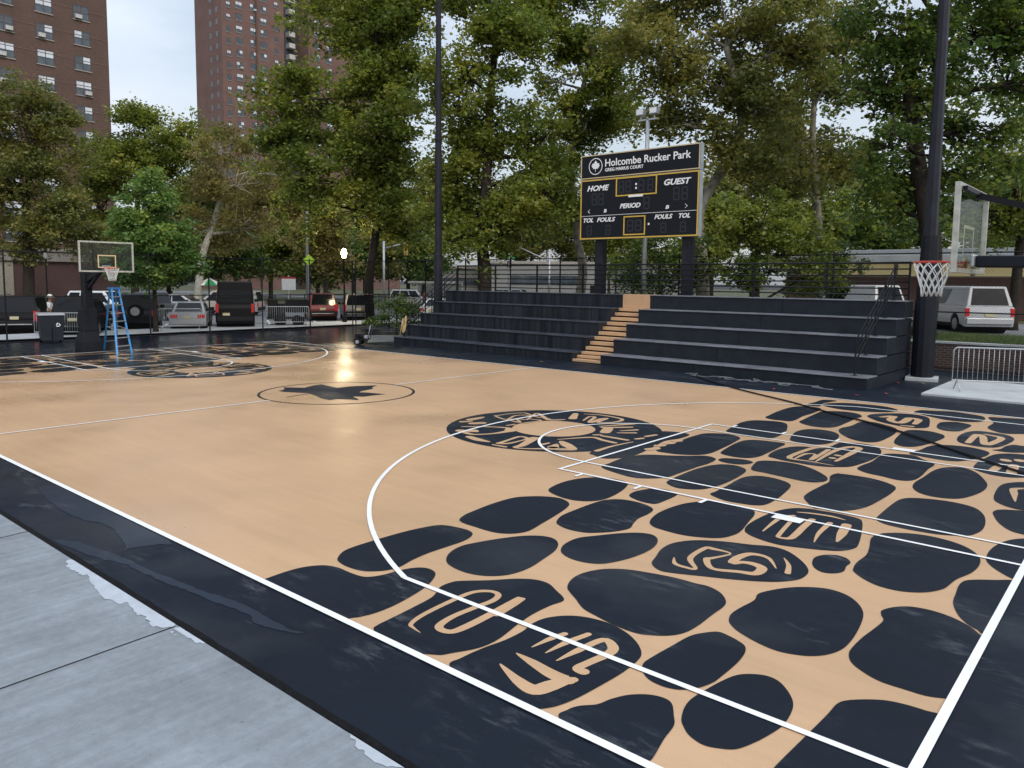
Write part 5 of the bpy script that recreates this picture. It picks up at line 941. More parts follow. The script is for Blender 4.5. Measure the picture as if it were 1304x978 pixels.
# person in white behind the second suv
SKIN = mat('skin', (.32, .18, .12), .6); SHIRT = mat('white_shirt', (.70, .72, .76), .85, vary=.05); TROU = mat('dark_trousers', (.03, .035, .05), .85); HAT = mat('white_hat', (.75, .74, .70), .8)
def person(loc, rz, label, top, bottom, hat):
    p = empty('person', loc, rz, label, 'person')
    J = dict(pel=(0, 0, .95, .15), waist=(0, 0, 1.10, .135), chest=(.01, 0, 1.32, .155), neck=(.01, 0, 1.50, .055), head0=(.02, 0, 1.60, .085), head1=(.025, 0, 1.70, .092), top=(.02, 0, 1.77, .055),
             sl=(0, .18, 1.42, .06), el=(.03, .25, 1.16, .043), wl=(.20, .22, .98, .032), hl=(.27, .20, .95, .034), sr=(0, -.18, 1.42, .06), er=(.02, -.25, 1.15, .043), wr=(.12, -.27, .92, .032), hr=(.16, -.27, .85, .034),
             hpl=(0, .10, .88, .09), kl=(.03, .11, .50, .06), al=(0, .12, .10, .042), fl=(.16, .13, .04, .035), hpr=(0, -.10, .88, .09), kr=(.02, -.11, .50, .06), ar=(-.03, -.12, .10, .042), fr=(.13, -.13, .04, .035))
    E_ = [('pel', 'waist'), ('waist', 'chest'), ('chest', 'neck'), ('neck', 'head0'), ('head0', 'head1'), ('head1', 'top'), ('chest', 'sl'), ('sl', 'el'), ('el', 'wl'), ('wl', 'hl'), ('chest', 'sr'), ('sr', 'er'), ('er', 'wr'), ('wr', 'hr'), ('pel', 'hpl'), ('hpl', 'kl'), ('kl', 'al'), ('al', 'fl'), ('pel', 'hpr'), ('hpr', 'kr'), ('kr', 'ar'), ('ar', 'fr')]
    def skin(keys, edges, grow, m, name, par):
        ks = list(keys); me = bpy.data.meshes.new(name); me.from_pydata([J[k][:3] for k in ks], [(ks.index(a), ks.index(b)) for a, b in edges if a in ks and b in ks], [])
        o = bpy.data.objects.new(name, me); COL.objects.link(o); o.parent = par; me.materials.append(m)
        s = o.modifiers.new('s', 'SKIN'); o.data.skin_vertices[0].data[0].use_root = True
        for i, k in enumerate(ks): o.data.skin_vertices[0].data[i].radius = (J[k][3]+grow, J[k][3]+grow)
        u = o.modifiers.new('u', 'SUBSURF'); u.levels = 1; u.render_levels = 1
        return o
    skin(J.keys(), E_, 0, SKIN, 'body', p)
    skin(['pel', 'waist', 'chest', 'sl', 'el', 'sr', 'er'], E_, .022, top, 'shirt', p); skin(['pel', 'hpl', 'kl', 'al', 'hpr', 'kr', 'ar'], E_, .018, bottom, 'trousers', p)
    if hat: mb = MB(); mb.lathe([(.19, 1.72), (.17, 1.735), (.11, 1.745), (.105, 1.82), (.06, 1.86), (.004, 1.87)], 16, (.02, 0, 0), hat); mb.build('hat', hat, p, smooth=True)
    else: mb = MB(); mb.lathe([(.10, 1.68), (.112, 1.74), (.09, 1.80), (.004, 1.83)], 14, (.0, 0, 0), TROU); mb.build('hair', TROU, p, smooth=True)
    return p
person(colz(63, 37.5), R(60), 'person in white shirt and white sun hat behind the black suv by the bin', SHIRT, TROU, HAT)
person(colz(541, 70), R(200), 'person in a red top and dark trousers by the far bus shelter', mat('red_top', (.35, .03, .03), .85), TROU, None)
# green and white patio umbrella
UG = mat('umbrella_green', (.02, .26, .08), .7); ug = empty('parasol', colz(267, 63), 0, 'green and white parasol behind the tall black van', 'parasol')
for k in range(8):
    a, b = 2*PI*k/8, 2*PI*(k+1)/8; mb = MB(); m = UG if k % 2 else HAT
    mb.add([(0, 0, 2.72), (1.25*math.cos(a), 1.25*math.sin(a), 2.15), (1.25*math.cos(b), 1.25*math.sin(b), 2.15), (0, 0, 2.69), (1.25*math.cos(a), 1.25*math.sin(a), 2.12), (1.25*math.cos(b), 1.25*math.sin(b), 2.12)], [(0, 1, 2), (3, 5, 4), (1, 4, 5, 2)], m); mb.build('canopy_panel', m, ug)
mb = MB(); mb.tube([(0, 0, 0), (0, 0, 2.75)], .025, 8, GALV); mb.build('pole', GALV, ug)
# ------------------------------------------------------------------ street furniture
LAMPON = mat('lit_lamp', (.9, .85, .7), .4, emit=(1, .80, .50), estr=45)
q = col_at(438.5, 47.7); lm = empty('street_lamp', (q[0], q[1], .006), 0, 'black park lamp post with a lit warm lamp beyond the picket gate', 'street lamp', 'black park lamp posts')
def lampost(lm, lit):
    mb = MB(); mb.lathe([(.16, 0), (.16, .25), (.08, .5), (.055, .9), (.045, 3.9), (.10, 3.95), (.10, 4.05)], 12, m=STEELB); mb.build('post', STEELB, lm, smooth=True)
    mb = MB(); mb.lathe([(.09, 4.05), (.155, 4.20), (.17, 4.36), (.13, 4.52), (.08, 4.60)], 16, m=lit); mb.build('lamp_globe', lit, lm, smooth=True)
    mb = MB(); mb.lathe([(.12, 4.601), (.08, 4.68), (.02, 4.74), (.012, 4.85)], 12, m=STEELB); mb.build('finial', STEELB, lm, smooth=True)
lampost(lm, LAMPON)
pl_ = bpy.data.lights.new('lamp_light', 'POINT'); pl_.energy = 1100; pl_.color = (1, .78, .48); pl_.shadow_soft_size = .22; po = bpy.data.objects.new('lamp_light', pl_); COL.objects.link(po); po.parent = lm; po.location = (0.02, -.0, 4.35)
lm2 = empty('street_lamp', (*col_at(60.5, 60)[:2], .006), 0, 'unlit black park lamp post left of the far backboard', 'street lamp', 'black park lamp posts'); lampost(lm2, mat('unlit_lamp', (.5, .5, .47), .4))
SG = mat('sign_white', (.78, .78, .76), .6, vary=.03); SR = mat('sign_red', (.45, .03, .03), .6); SGN = mat('sign_green', (.02, .20, .07), .6)
s_ = empty('white_sign', (*col_at(368, 60)[:2], .006), R(57), 'white notice board with a red top edge on a post above the equipment boxes', 'sign')
mb = MB(); mb.box(-.05, .05, -.04, .04, 0, 3.0, GALV); mb.build('post', GALV, s_); mb = MB(); mb.box(-.52, .52, -.075, -.045, 1.85, 2.72, SG); mb.build('panel', SG, s_); mb = MB(); mb.box(-.53, .53, -.08, -.045, 2.722, 2.86, SR); mb.build('header', SR, s_)
# curved street light and mast
ms = empty('street_light', (*col_at(392, 58)[:2], .006), 0, 'grey street light mast with a curved arm above the red suv', 'street light')
mb = MB(); mb.tube([(0, 0, 0), (0, 0, 8.6), (-.3, -.2, 9.6), (-1.2, -.9, 10.3), (-2.2, -1.7, 10.5)], [.12, .09, .06, .05, .045], 8, GALV); mb.build('mast', GALV, ms, smooth=True)
mb = MB(); mb.loft([[(-2.1, -1.55, 10.44), (-2.1, -1.75, 10.44), (-2.1, -1.75, 10.56), (-2.1, -1.55, 10.56)], [(-2.9, -2.2, 10.46), (-2.95, -2.35, 10.46), (-2.95, -2.35, 10.54), (-2.9, -2.2, 10.54)]], GALV); mb.build('lamp_head', GALV, ms)
# traffic light on mast arm
YEL = mat('signal_yellow', (.55, .26, .03), .5, vary=.05); RED = mat('signal_red', (.6, .02, .02), .4, emit=(1, .05, .03), estr=2)
tl = empty('traffic_light', (*col_at(489, 64)[:2], .006), math.atan2(RT[1], RT[0]), 'traffic light hanging from a mast arm left of the bleachers', 'traffic light')
mb = MB(); mb.tube([(0, 0, 0), (0, 0, 5.9)], .10, 8, GALV); mb.tube([(0, 0, 5.3), (1.8, 0, 5.75)], .05, 6, GALV); mb.build('mast', GALV, tl, smooth=True)
mb = MB(); mb.box(1.68, 2.0, -.16, .16, 4.75, 5.7, YEL); mb.build('signal_head', YEL, tl, bevel=.02)
for k, m in enumerate((mat('lens_dark', (.05, .02, .02), .4), mat('lens_dark', (.05, .02, .02), .4), mat('lens_green', (.03, .2, .1), .4))): mb = MB(); mb.tube([(1.84, -.161, 5.52-.3*k), (1.84, -.2, 5.52-.3*k)], .11, 12, m); mb.build('lens', m, tl)
sp2 = empty('street_light', (*col_at(802, 70)[:2], .006), 0, 'grey street light mast seen left of the scoreboard post', 'street light')
q = col_at(699, 72); sp2.location = (q[0], q[1], .006)
mb = MB(); mb.tube([(0, 0, 0), (0, 0, 5.7)], .11, 8, GALV); mb.tube([(0, 0, 4.6), (-2.7, -1.2, 5.9)], .05, 6, GALV); mb.build('mast', GALV, sp2, smooth=True)
sn = empty('street_sign', (*col_at(648, 68)[:2], .006), 0, 'green street sign blades on a tall pole above the left bleachers', 'sign')
mb = MB(); mb.tube([(0, 0, 0), (0, 0, 5.8)], .07, 8, GALV); mb.build('post', GALV, sn); mb = MB(); mb.box(-.02, .02, -.15, .75, 4.6, 4.85, SGN); mb.build('sign_blade', SGN, sn); mb = MB(); mb.bar((-.5, -.4, 4.95), (.15, .12, 4.95), .02, .24, SGN); mb.build('sign_blade', SGN, sn)
mb = MB(); mb.box(-.18, .18, -.05, .1, 3.9, 4.5, BLK); mb.build('walk_signal', BLK, sn)
# yellow pedestrian warning sign (bright leaf-green diamond by the mast)
ys = empty('warning_sign', (*col_at(393, 56)[:2], .006), R(49), 'bright yellow green diamond warning sign on a post by the street light', 'sign')
ys.location = (*col_at(394, 56.5)[:2], .006)
mb = MB(); mb.box(-.04, .04, .01, .06, 0, 4.4, GALV); mb.build('post', GALV, ys); YG = mat('sign_lime', (.45, .75, .05), .5, vary=.03)
mb = MB(); c = 4.1; mb.loft([[(0, y, c-.42), (.42, y, c), (0, y, c+.42), (-.42, y, c)] for y in (-.02, .0)], YG); mb.build('panel', YG, ys)
# bus shelter on the far street
SHG = mat('shelter_frame', (.42, .40, .36), .5); ORG = mat('orange_awning', (.55, .25, .07), .7)
bs = empty('bus_shelter', (*col_at(528, 66)[:2], .006), R(8), 'bus shelter with a pale frame and glass sides beside the dark pole', 'bus shelter')
mb = MB(); mb.box(-.1, 4.6, -.8, .8, 2.45, 2.62, SHG); mb.build('roof', SHG, bs, bevel=.02)
for x in (0, 1.5, 3.0, 4.5): mb = MB(); mb.box(x-.04, x+.04, .68, .76, 0, 2.449, SHG); mb.build('post', SHG, bs)
for x in (.06, 1.56, 3.06): mb = MB(); mb.box(x, x+1.38, .71, .72, .3, 2.3, ACR); mb.build('glass_panel', ACR, bs)
mb = MB(); mb.box(.6, 3.8, .2, .6, .42, .48, SHG); mb.box(.8, .9, .3, .5, 0, .419, SHG); mb.box(3.5, 3.6, .3, .5, 0, .419, SHG); mb.build('bench', SHG, bs)
# ------------------------------------------------------------------ buildings
BR1 = brick_mat('tower_brick', (.110, .058, .042), (.072, .041, .033), (.15, .11, .09), 1, .24, .085)
BR2 = brick_mat('far_tower_brick', (.165, .085, .070), (.125, .066, .056), (.22, .16, .14), 1, .3, .1)
BR3 = brick_mat('low_brick', (.12, .050, .040), (.085, .040, .034), (.16, .13, .12), 1)
WFR = mat('window_frame', (.05, .055, .06), .5); WGL = mat('window_glass', (.05, .065, .08), .06, vary=.5, scale=.9, spec=.9); WBL = mat('window_blind', (.62, .66, .70), .35, vary=.2, scale=.7); ACU = mat('ac_unit', (.45, .45, .43), .6); SILL = mat('stone_sill', (.33, .30, .27), .8)
BAND = mat('floor_band', (.15, .10, .08), .85)
def win_mesh(w, h, blind, blind2):
    mb = MB(); t = .06                                               # local: x = outwards, y along the wall, z up; origin bottom centre
    mb.box(-.02, .04, -w/2, -w/2+t, 0, h, WFR); mb.box(-.02, .04, w/2-t, w/2, 0, h, WFR); mb.box(-.02, .04, -w/2+t, w/2-t, 0, t, WFR); mb.box(-.02, .04, -w/2+t, w/2-t, h-t, h, WFR)
    mb.box(-.02, .05, -.03, .03, t, h-t, WFR); mb.box(-.02, .045, -w/2+t, -.03, h*.5-.03, h*.5+.03, WFR); mb.box(-.02, .045, .03, w/2-t, h*.5-.03, h*.5+.03, WFR)
    for a, b, s in ((-w/2+t, -.03, blind), (.03, w/2-t, blind2)):
        mb.box(-.01, .015, a, b, t, h*.5-.03, WGL); mb.box(-.01, .015, a, b, h*.5+.03, h-t, WBL if s else WGL)
    mb.box(-.02, .12, -w/2-.08, w/2+.08, -.10, -.002, SILL)
    me = mb.build('window', WFR); m = me.data; bpy.data.objects.remove(me); return m
WM = [win_mesh(1.65, 1.55, a, b) for a, b in ((0, 0), (1, 0), (1, 1), (0, 1), (1, 1))]; WS = [win_mesh(1.0, 1.35, a, b) for a, b in ((0, 0), (1, 1))]
acm = MB(); acm.box(.0, .42, -.33, .33, .07, .48, ACU); a_ = acm.build('air_conditioner', ACU, bevel=.02); ACM = a_.data; bpy.data.objects.remove(a_)
def addwin(par, x, y, z, rz, meshes, cnt, ac=.45):
    o = bpy.data.objects.new('window', rnd.choice(meshes)); COL.objects.link(o); o.parent = par; o.location = (x, y, z); o.rotation_euler.z = rz
    if rnd.random() < ac:
        a = bpy.data.objects.new('air_conditioner', ACM); COL.objects.link(a); a.parent = o; a.location = (.03, rnd.choice((-.36, .36)), 0)
# tower 1: facade x = -79, faces +x
t1 = empty('apartment_tower', (-79, 27.2, 0), 0, 'dark brown brick apartment tower with air conditioners at the left edge', 'apartment tower')
mb = MB(); mb.box(-18, 0, -62, 0, 0, 62, BR1); mb.build('wall', BR1, t1)
mb = MB()
for f in range(23): mb.box(-.0, .035, -61.9, -.02, 2.2+2.72*f, 2.27+2.72*f, BAND)
mb.build('floor_bands', BAND, t1)
def on_x(px, py, X): d = ray(px, py); return CAM+d*((X-CAM[0])/d[0])
for px, py in ((103, 17), (55, 7), (5, 29)):
    p = on_x(px, py, -79)
    for k in range(-11, 9): 
        if p[2]+2.72*k-.75 > 3 and p[2]+2.72*k < 60: addwin(t1, 0, p[1]-27.2, p[2]+2.72*k-.75, 0, WM, 0)
for yy in (-24, -32, -42, -52):
    for k in range(6, 15): addwin(t1, 0, yy, 2.3+2.72*k, 0, WM, 0)
# tower 2
c2 = at(283, 60, 178)
t2 = empty('apartment_tower', (float(c2[0]), float(c2[1]), 0), 0, 'tall distant red brick apartment tower with a recessed balcony bay in the centre', 'apartment tower')
def on_x(px, py, X): d = ray(px, py); return CAM+d*((X-CAM[0])/d[0])
yA = float(on_x(361, 20, c2[0])[1]-c2[1]); yB = float(on_x(392, 20, c2[0]+2)[1]-c2[1])
mb = MB(); mb.box(-12.5, 0, 0, yA, 0, 110, BR2); mb.box(-12.5, -3, yA+.001, yB, 0, 110, mat('recess_wall', (.05, .055, .065), .8)); mb.box(-12.5, 2, yB+.001, yB+30, 0, 116, BR2); mb.build('wall', BR2, t2)
mb = MB()
for yy in (8.6, ): mb.box(0, .25, yy, yy+.5, 0, 110, BR1)
mb.build('pilaster', BR1, t2)
rest = MB(); cx = float(c2[0])
for px, py, X, kind in ((304, 22, 0, 'w'), (322, 10, 0, 'w'), (335, 13, 0, 'w'), (351, 6, 0, 's'), (290, 5, 0, 's'), (403, 2, 2, 'w'), (418, 7, 2, 'w')):
    p = on_x(px, py, cx+X); y = p[1]-float(c2[1])
    for k in range(-16, 15):
        z = p[2]+2.75*k-.75
        if 33 < z < 71: addwin(t2, X, y, z, 0, WM if kind == 'w' else WS, 0, .12)
        elif 6 < z < 108: rest.box(X, X+.03, y-.7, y+.7, z, z+1.4, WGL)
for px in (268, 276):
    d = ray(px, 30); p = CAM+d*((float(c2[1])-CAM[1])/d[1]); x = p[0]-cx
    for k in range(3, 38): z = 2.75*k+1; rest.box(x-.45, x+.45, -.03, 0, z, z+1.2, WGL)
ro = rest.build('upper_windows', WGL, t2); ro['kind'] = 'stuff'
BALC = mat('balcony_panel', (.50, .50, .48), .7)
for f in range(16, 34):
    mb = MB(); mb.box(-2.999, -1.4, yA+2.5, yB-1.5, 2.75*f, 2.75*f+1.15, BALC); mb.build('balcony', BALC, t2)
# low brick building on the right
lb = empty('low_building', (-4, 38.5, .85), 0, 'long low brick building with a pale roof edge and yellowish windows at the right', 'building')
mb = MB(); mb.box(0, 46, 0, 12, 0, 2.35, BR3); mb.box(0, 46, .05, 12, 2.351, 3.2, SILL); mb.build('wall', BR3, lb)
mb = MB(); mb.box(-1, 47, -1.0, 13, 3.201, 3.62, CONC2); mb.box(2, 44, .5, 12, 3.621, 4.0, GALV); mb.build('roof', CONC2, lb, bevel=.02)
YW = mat('yellow_window', (.62, .54, .30), .3, vary=.15, scale=.6, emit=(1, .8, .4), estr=.12)
for i in range(22): mb = MB(); mb.box(.7+2*i, 2.45+2*i, -.02, .045, 2.42, 3.12, YW if rnd.random() < .8 else WGL); mb.build('window', YW, lb)
# building behind the left trees
lb2 = empty('garage_block', (-78, 0, 0), R(0), 'low brick block with pale panel walls and dark garage doors behind the left parking lot', 'building')
mb = MB(); mb.box(4.5, 8, -18, 24, 4.2, 5.2, SILL); mb.box(4.4, 8.2, -18, 24, 5.201, 5.5, SILL); mb.build('roof', SILL, lb2)
mb = MB(); mb.box(4.7, 7.6, -18, 24, 0, 4.199, BR3); mb.build('wall', BR3, lb2)
PP = mat('pale_panel', (.42, .37, .30), .8, vary=.12)
for a, b in ((-8, -6.5), (-1, .8), (5.5, 7.2), (12, 14)): mb = MB(); mb.box(7.602, 7.75, a, b, 0, 4.1, PP); mb.build('panel', PP, lb2)
for a, b in ((-6, -1.5), (1.2, 5.1), (7.6, 11.6)): mb = MB(); mb.box(7.602, 7.66, a, b, 0, 3.2, BLK); mb.build('garage_door', BLK, lb2)
wl = empty('wall_lamp', (-70.2, .2, 3.9), 0, 'small warm lit wall lamp on the brick block at the far left', 'lamp'); mb = MB(); mb.box(-.2, .05, -.3, .3, .3, .4, BLK); mb.build('bracket', BLK, wl); mb = MB(); mb.box(-.15, .12, -.25, .25, .1, .29, LAMPON); mb.build('lamp_glass', LAMPON, wl)
l2 = bpy.data.lights.new('wall_light', 'POINT'); l2.energy = 500; l2.color = (1, .72, .40); l2.shadow_soft_size = .2; o2 = bpy.data.objects.new('wall_light', l2); COL.objects.link(o2); o2.parent = wl; o2.location = (.9, 0, -.1)
# pale buildings across the street
WB = mat('pale_render', (.24, .24, .235), .8, vary=.1)
for i, (px, dp, wd_, h, lab) in enumerate(((700, 112, 17, 5.2, 'long pale low building with a dark window strip across the street'), (592, 125, 15, 4.6, 'pale low building across the street left of the thick tree trunk'), (830, 118, 14, 6.0, 'pale building glimpsed between the scoreboard posts'))):
    q = col_at(px, dp); b = empty('street_building', q, math.atan2(RT[1], RT[0])+R(5), lab, 'building')
    mb = MB(); mb.box(-wd_/2, wd_/2, 0, 8, 0, h, WB); mb.build('wall', WB, b); mb = MB(); mb.box(-wd_/2-.3, wd_/2+.3, -.3, 8.3, h+.001, h+.4, SILL); mb.build('roof', SILL, b)
    mb = MB(); mb.box(-wd_*.36, wd_*.30, -.05, .0, h*.42, h*.68, WGL); mb.build('window_strip', WGL, b)
    mb = MB(); mb.box(wd_*.35, wd_*.43, -.06, .0, 0, 2.2, BLK); mb.build('door', BLK, b)
# park fence far behind (picket along the lawn)
fence('park_fence', tuple(col_at(330, 62)[:2]), tuple(col_at(545, 84)[:2]), 14, 1.3, 'low dark park fence along the lawn beyond the parking lot', mids=(.5,), r=.04, cl=False)
# ------------------------------------------------------------------ trees
LG = leaf_mat('leaf_green', (0.079, 0.114, 0.023), (0.152, 0.189, 0.034), (0.330, 0.325, 0.063))
LD = leaf_mat('leaf_dark_green', (0.042, 0.081, 0.021), (0.079, 0.127, 0.028), (0.211, 0.234, 0.044))
LB = leaf_mat('leaf_bright_green', (.060, .125, .038), (.125, .215, .055), (.32, .38, .08))
LO = leaf_mat('leaf_olive', (0.082, 0.101, 0.028), (0.152, 0.163, 0.041), (0.304, 0.260, 0.069))
LY = leaf_mat('leaf_yellow_brown', (.110, .092, .034), (.19, .165, .05), (.33, .28, .08))
BARK = mat('plane_bark', (.10, .085, .065), .85, vary=.1, col2=(.30, .28, .22), scale=3.5, bump=.5, bscale=12)
BARKD = mat('dark_bark', (.035, .028, .022), .9, vary=.3, scale=6, bump=.8, bscale=14)
BARKP = mat('pale_bark', (.30, .28, .22), .8, vary=.1, col2=(.48, .46, .38), scale=5, bump=.3, bscale=12)
KD, KP = 4.1, 2.0
BOUGH = .95
def leaves(name, centers, per, spread, size, material, parent, flat_=.55):
    per = int(per*KP); n = len(centers)*per; C_ = np.repeat(centers, per, axis=0)+nr.normal(0, 1, (n, 3))*np.array([spread, spread, spread*.62])
    ang = nr.uniform(0, 2*PI, n); nrm = nr.normal(0, 1, (n, 3)); nrm[:, 2] = np.abs(nrm[:, 2])+flat_; nrm /= np.linalg.norm(nrm, axis=1)[:, None]
    t = np.cross(nrm, nr.normal(0, 1, (n, 3))); t /= np.linalg.norm(t, axis=1)[:, None]; b = np.cross(nrm, t)
    s = (size*nr.uniform(.55, 1.5, n))[:, None]; V = np.empty((n, 4, 3)); V[:, 0] = C_-t*s*.6; V[:, 1] = C_+b*s*.42-t*s*.02+nrm*s*.10; V[:, 2] = C_+t*s*.62; V[:, 3] = C_-b*s*.42-t*s*.02+nrm*s*.10
    return npmesh(name, V, 4, material, parent)
def tree(name, base, dep, lobes, material, bark, trunk_px, label, tr=.3, dens=1., size=.17, gap=.0, spread=.42, group='trees around the court', limb_vis=True, per=26, cat='tree', zmin=2.0, asym=.8, bough=.95):
    global BOUGH
    BOUGH = bough
    """lobes: (px, py, rx_px, ry_px[, depth offset]) as surveyed from the photograph, built at real distance and size"""
    bx, by, bz = base; t = empty(name, base, 0, label, cat, group); B = np.array([bx, by, bz]); cs = []; cen = []
    for lo in lobes:
        px, py, rx, ry = lo[:4]; dd = lo[4] if len(lo) > 4 else rnd.uniform(-1, 1)
        d_ = dep+dd*1.0; c = at(px, py, d_); a = rx/FPX*d_; h = ry/FPX*d_; dpt = (a+h)/2*asym; cen.append((c, a, h))
        vol = a*h*dpt; n = int(max(10, KD*(dens*vol*.62+dens*(a*h)*2.3)))
        u = nr.normal(0, 1, (n, 3)); u /= np.linalg.norm(u, axis=1)[:, None]; r = nr.uniform(.25, 1, n)**.45
        # boughs: leaf clusters gather round a few dozen boughs so that dark gaps open between them
        nb = max(5, int(a*h*1.5)); ub = nr.normal(0, 1, (nb, 3)); ub /= np.linalg.norm(ub, axis=1)[:, None]; rb_ = nr.uniform(.35, 1, nb)**.5; bo = ub*rb_[:, None]
        br = BOUGH/np.array([a, dpt, h]); wgt = nr.uniform(.4, 1.6, nb); wgt /= wgt.sum(); pick = nr.choice(nb, n, p=wgt); loc_ = nr.normal(0, 1, (n, 3))*np.array([.62, .62, .36])*br*nr.uniform(.7, 1.25, nb)[pick][:, None]
        loc_[:, 2] -= .22*br[2]*(loc_[:, 0]**2/br[0]**2+loc_[:, 1]**2/br[1]**2)
        free = nr.uniform(0, 1, n) < .12
        # lumpy outline
        ph = nr.uniform(0, 2*PI, 6); lump = 1+.16*np.sin(u[:, 0]*5+ph[0])*np.cos(u[:, 2]*6+ph[1])+.10*np.sin(u[:, 1]*9+ph[2]+u[:, 2]*7)
        u = np.where(free[:, None], u*(r*lump)[:, None], bo[pick]+loc_)
        P = c+np.outer(u[:, 0]*a, RT*np.array([1, 1, 0]))+np.outer(u[:, 1]*dpt, [FW[0], FW[1], 0])+np.outer(u[:, 2]*h, [0, 0, 1]); P = P[P[:, 2] > zmin+bz*.0]
        cs.append(P)
    cs = np.vstack(cs)
    if gap:
        k = np.sin(cs[:, 0]*1.25+bx)*np.sin(cs[:, 1]*1.1+by)*np.sin(cs[:, 2]*1.3); cs = cs[(k < .35-gap*.5) | (nr.uniform(0, 1, len(cs)) > gap)]
    leaves('crown', cs-B, per, spread*.72, size, material, t)
    # trunk and limbs
    mb = MB(); tp = [np.array([0, 0, -.05])]+[at(px, py, dep)-B for px, py in trunk_px]; P, _ = ospline(tp, [0]*len(tp), 5); nP = len(P)
    rs = [tr*(1.25 if i == 0 else 1)*(1-.62*i/nP) for i in range(nP)]; mb.tube(P, rs, 10, bark); mb.build('trunk', bark, t, smooth=True)
    TP = np.array(P)
    for (c, a, h) in cen:
        mb = MB(); tgt = c-B; j = int(np.argmin(np.linalg.norm(TP-tgt, axis=1)+np.maximum(0, TP[:, 2]-tgt[2]+.5)*3)); j = max(j, nP//3); s = TP[j]; mid = s*.45+tgt*.55+np.array([rnd.uniform(-.5, .5), rnd.uniform(-.5, .5), -.12*np.linalg.norm(tgt-s)+rnd.uniform(0, .6)])
        Q, _ = ospline([s, mid, tgt], [0]*3, 5); L_ = len(Q); r0 = min(rs[j]*.55, .05+.022*np.linalg.norm(tgt-s)+.03)
        mb.tube(Q, [r0*(1-.72*i/L_) for i in range(L_)], 7, bark)
        near = cs[(np.abs(cs-c) < np.array([a, a, h])).all(axis=1)]-B if len(cs) else []
        for q in range(min(16, len(near))):
            e = near[rnd.randrange(len(near))]; s2 = np.array(Q[rnd.randrange(L_//2, L_)]); m2 = (s2+e)/2+nr.normal(0, .25, 3)
            if np.linalg.norm(e-s2) < 5.5: mb.tube([s2, m2, e], [r0*.34, r0*.22, r0*.08], 4, bark)
        mb.build('limb', bark, t, smooth=True)
    return t
def gb(px, dep, z=0.): q = col_at(px, dep, z); return q
G1 = 'plane trees around the court'
tree('plane_tree', gb(36, 60), 60, [(28, 160, 60, 55), (75, 205, 45, 50), (-15, 210, 45, 60), (30, 240, 60, 50), (75, 275, 42, 40), (15, 300, 55, 30), (100, 300, 30, 30), (50, 118, 35, 22)], LO, BARKD, [(36, 320), (33, 270), (40, 200)], 'big olive plane tree in front of the brown tower at the left edge', .45, .95, .20, .35, .5, group=G1, per=24)
tree('plane_tree', gb(172, 74), 74, [(165, 165, 38, 36), (205, 180, 40, 40), (140, 210, 34, 40), (245, 170, 22, 28), (228, 215, 34, 36), (175, 225, 50, 40), (125, 265, 32, 32), (270, 190, 20, 24)], LG, BARKD, [(172, 320), (175, 260), (180, 200)], 'plane tree against the sky between the two towers', .4, 1.05, .23, .3, .6, group=G1, per=22)
tree('young_maple', gb(197, 37.4, .09), 37.4, [(185, 262, 36, 28, 0), (200, 300, 44, 32, 0), (163, 305, 24, 26, 0), (232, 305, 18, 28, 0), (195, 335, 46, 24, 0), (188, 236, 20, 12, 0), (215, 345, 30, 20, 0), (165, 338, 22, 18, 0)], LB, BARKD, [(197, 380), (196, 340), (192, 280)], 'small bright green young tree just behind the left fence', .13, 6.0, .13, .0, .26, group=None, per=30, zmin=1.9, bough=.5)
tree('bare_plane_tree', gb(250, 62), 62, [(285, 185, 42, 34), (300, 235, 46, 38), (262, 215, 28, 34), (328, 215, 24, 44), (270, 285, 40, 32), (318, 290, 36, 34), (240, 320, 34, 22)], LY, BARKP, [(257, 330), (270, 290), (284, 240), (292, 190)], 'thin yellow brown plane tree with a pale bare leaning trunk', .34, .75, .19, .3, .55, group=G1, per=20)
T5L = [(470, -30, 60, 40), (430, 5, 40, 34), (540, -20, 50, 44), (400, 130, 58, 46), (478, 72, 54, 52), (450, 48, 36, 34), (365, 155, 44, 38), (340, 105, 14, 14), (480, 150, 62, 60), (430, 205, 66, 44), (385, 215, 38, 30), (505, 215, 45, 50), (460, 265, 56, 36), (520, 60, 46, 60), (500, 5, 50, 40), (405, 255, 38, 30), (520, 285, 32, 24), (350, 190, 26, 26)]
tree('plane_tree', gb(472, 46), 45, T5L, LG, BARKD, [(470, 360), (478, 300), (485, 220), (478, 120), (480, 40)], 'largest green plane tree left of centre, behind the lit lamp', .30, 1.35, .185, .15, .46, group=G1, per=28)
tree('plane_tree', gb(617, 37), 37, [(610, -40, 60, 44), (600, 25, 58, 45), (655, 60, 40, 50), (585, 100, 46, 44), (650, 175, 46, 40), (600, 190, 55, 44), (560, 235, 34, 36), (650, 240, 52, 40), (605, 270, 56, 34), (575, 300, 30, 20), (655, 292, 34, 22), (690, 180, 30, 34), (700, 250, 30, 34)], LG, BARKD, [(617, 350), (614, 300), (620, 220), (625, 120), (635, 20)], 'plane tree with a thick straight trunk behind the left bleachers', .36, 2.3, .16, .12, .40, group=G1, per=27)
tree('plane_tree', gb(730, 42), 42, [(690, -40, 50, 44), (770, -35, 55, 44), (720, 20, 50, 50), (760, 80, 46, 44), (745, 150, 52, 40), (710, 210, 42, 36), (730, 265, 34, 28), (800, 140, 40, 36), (795, 30, 48, 40), (700, 100, 18, 24)], LG, BARK, [(742, 350), (735, 300), (728, 200), (745, 100)], 'plane tree rising left of the scoreboard', .30, 2.4, .17, .15, .42, group=G1, per=25)
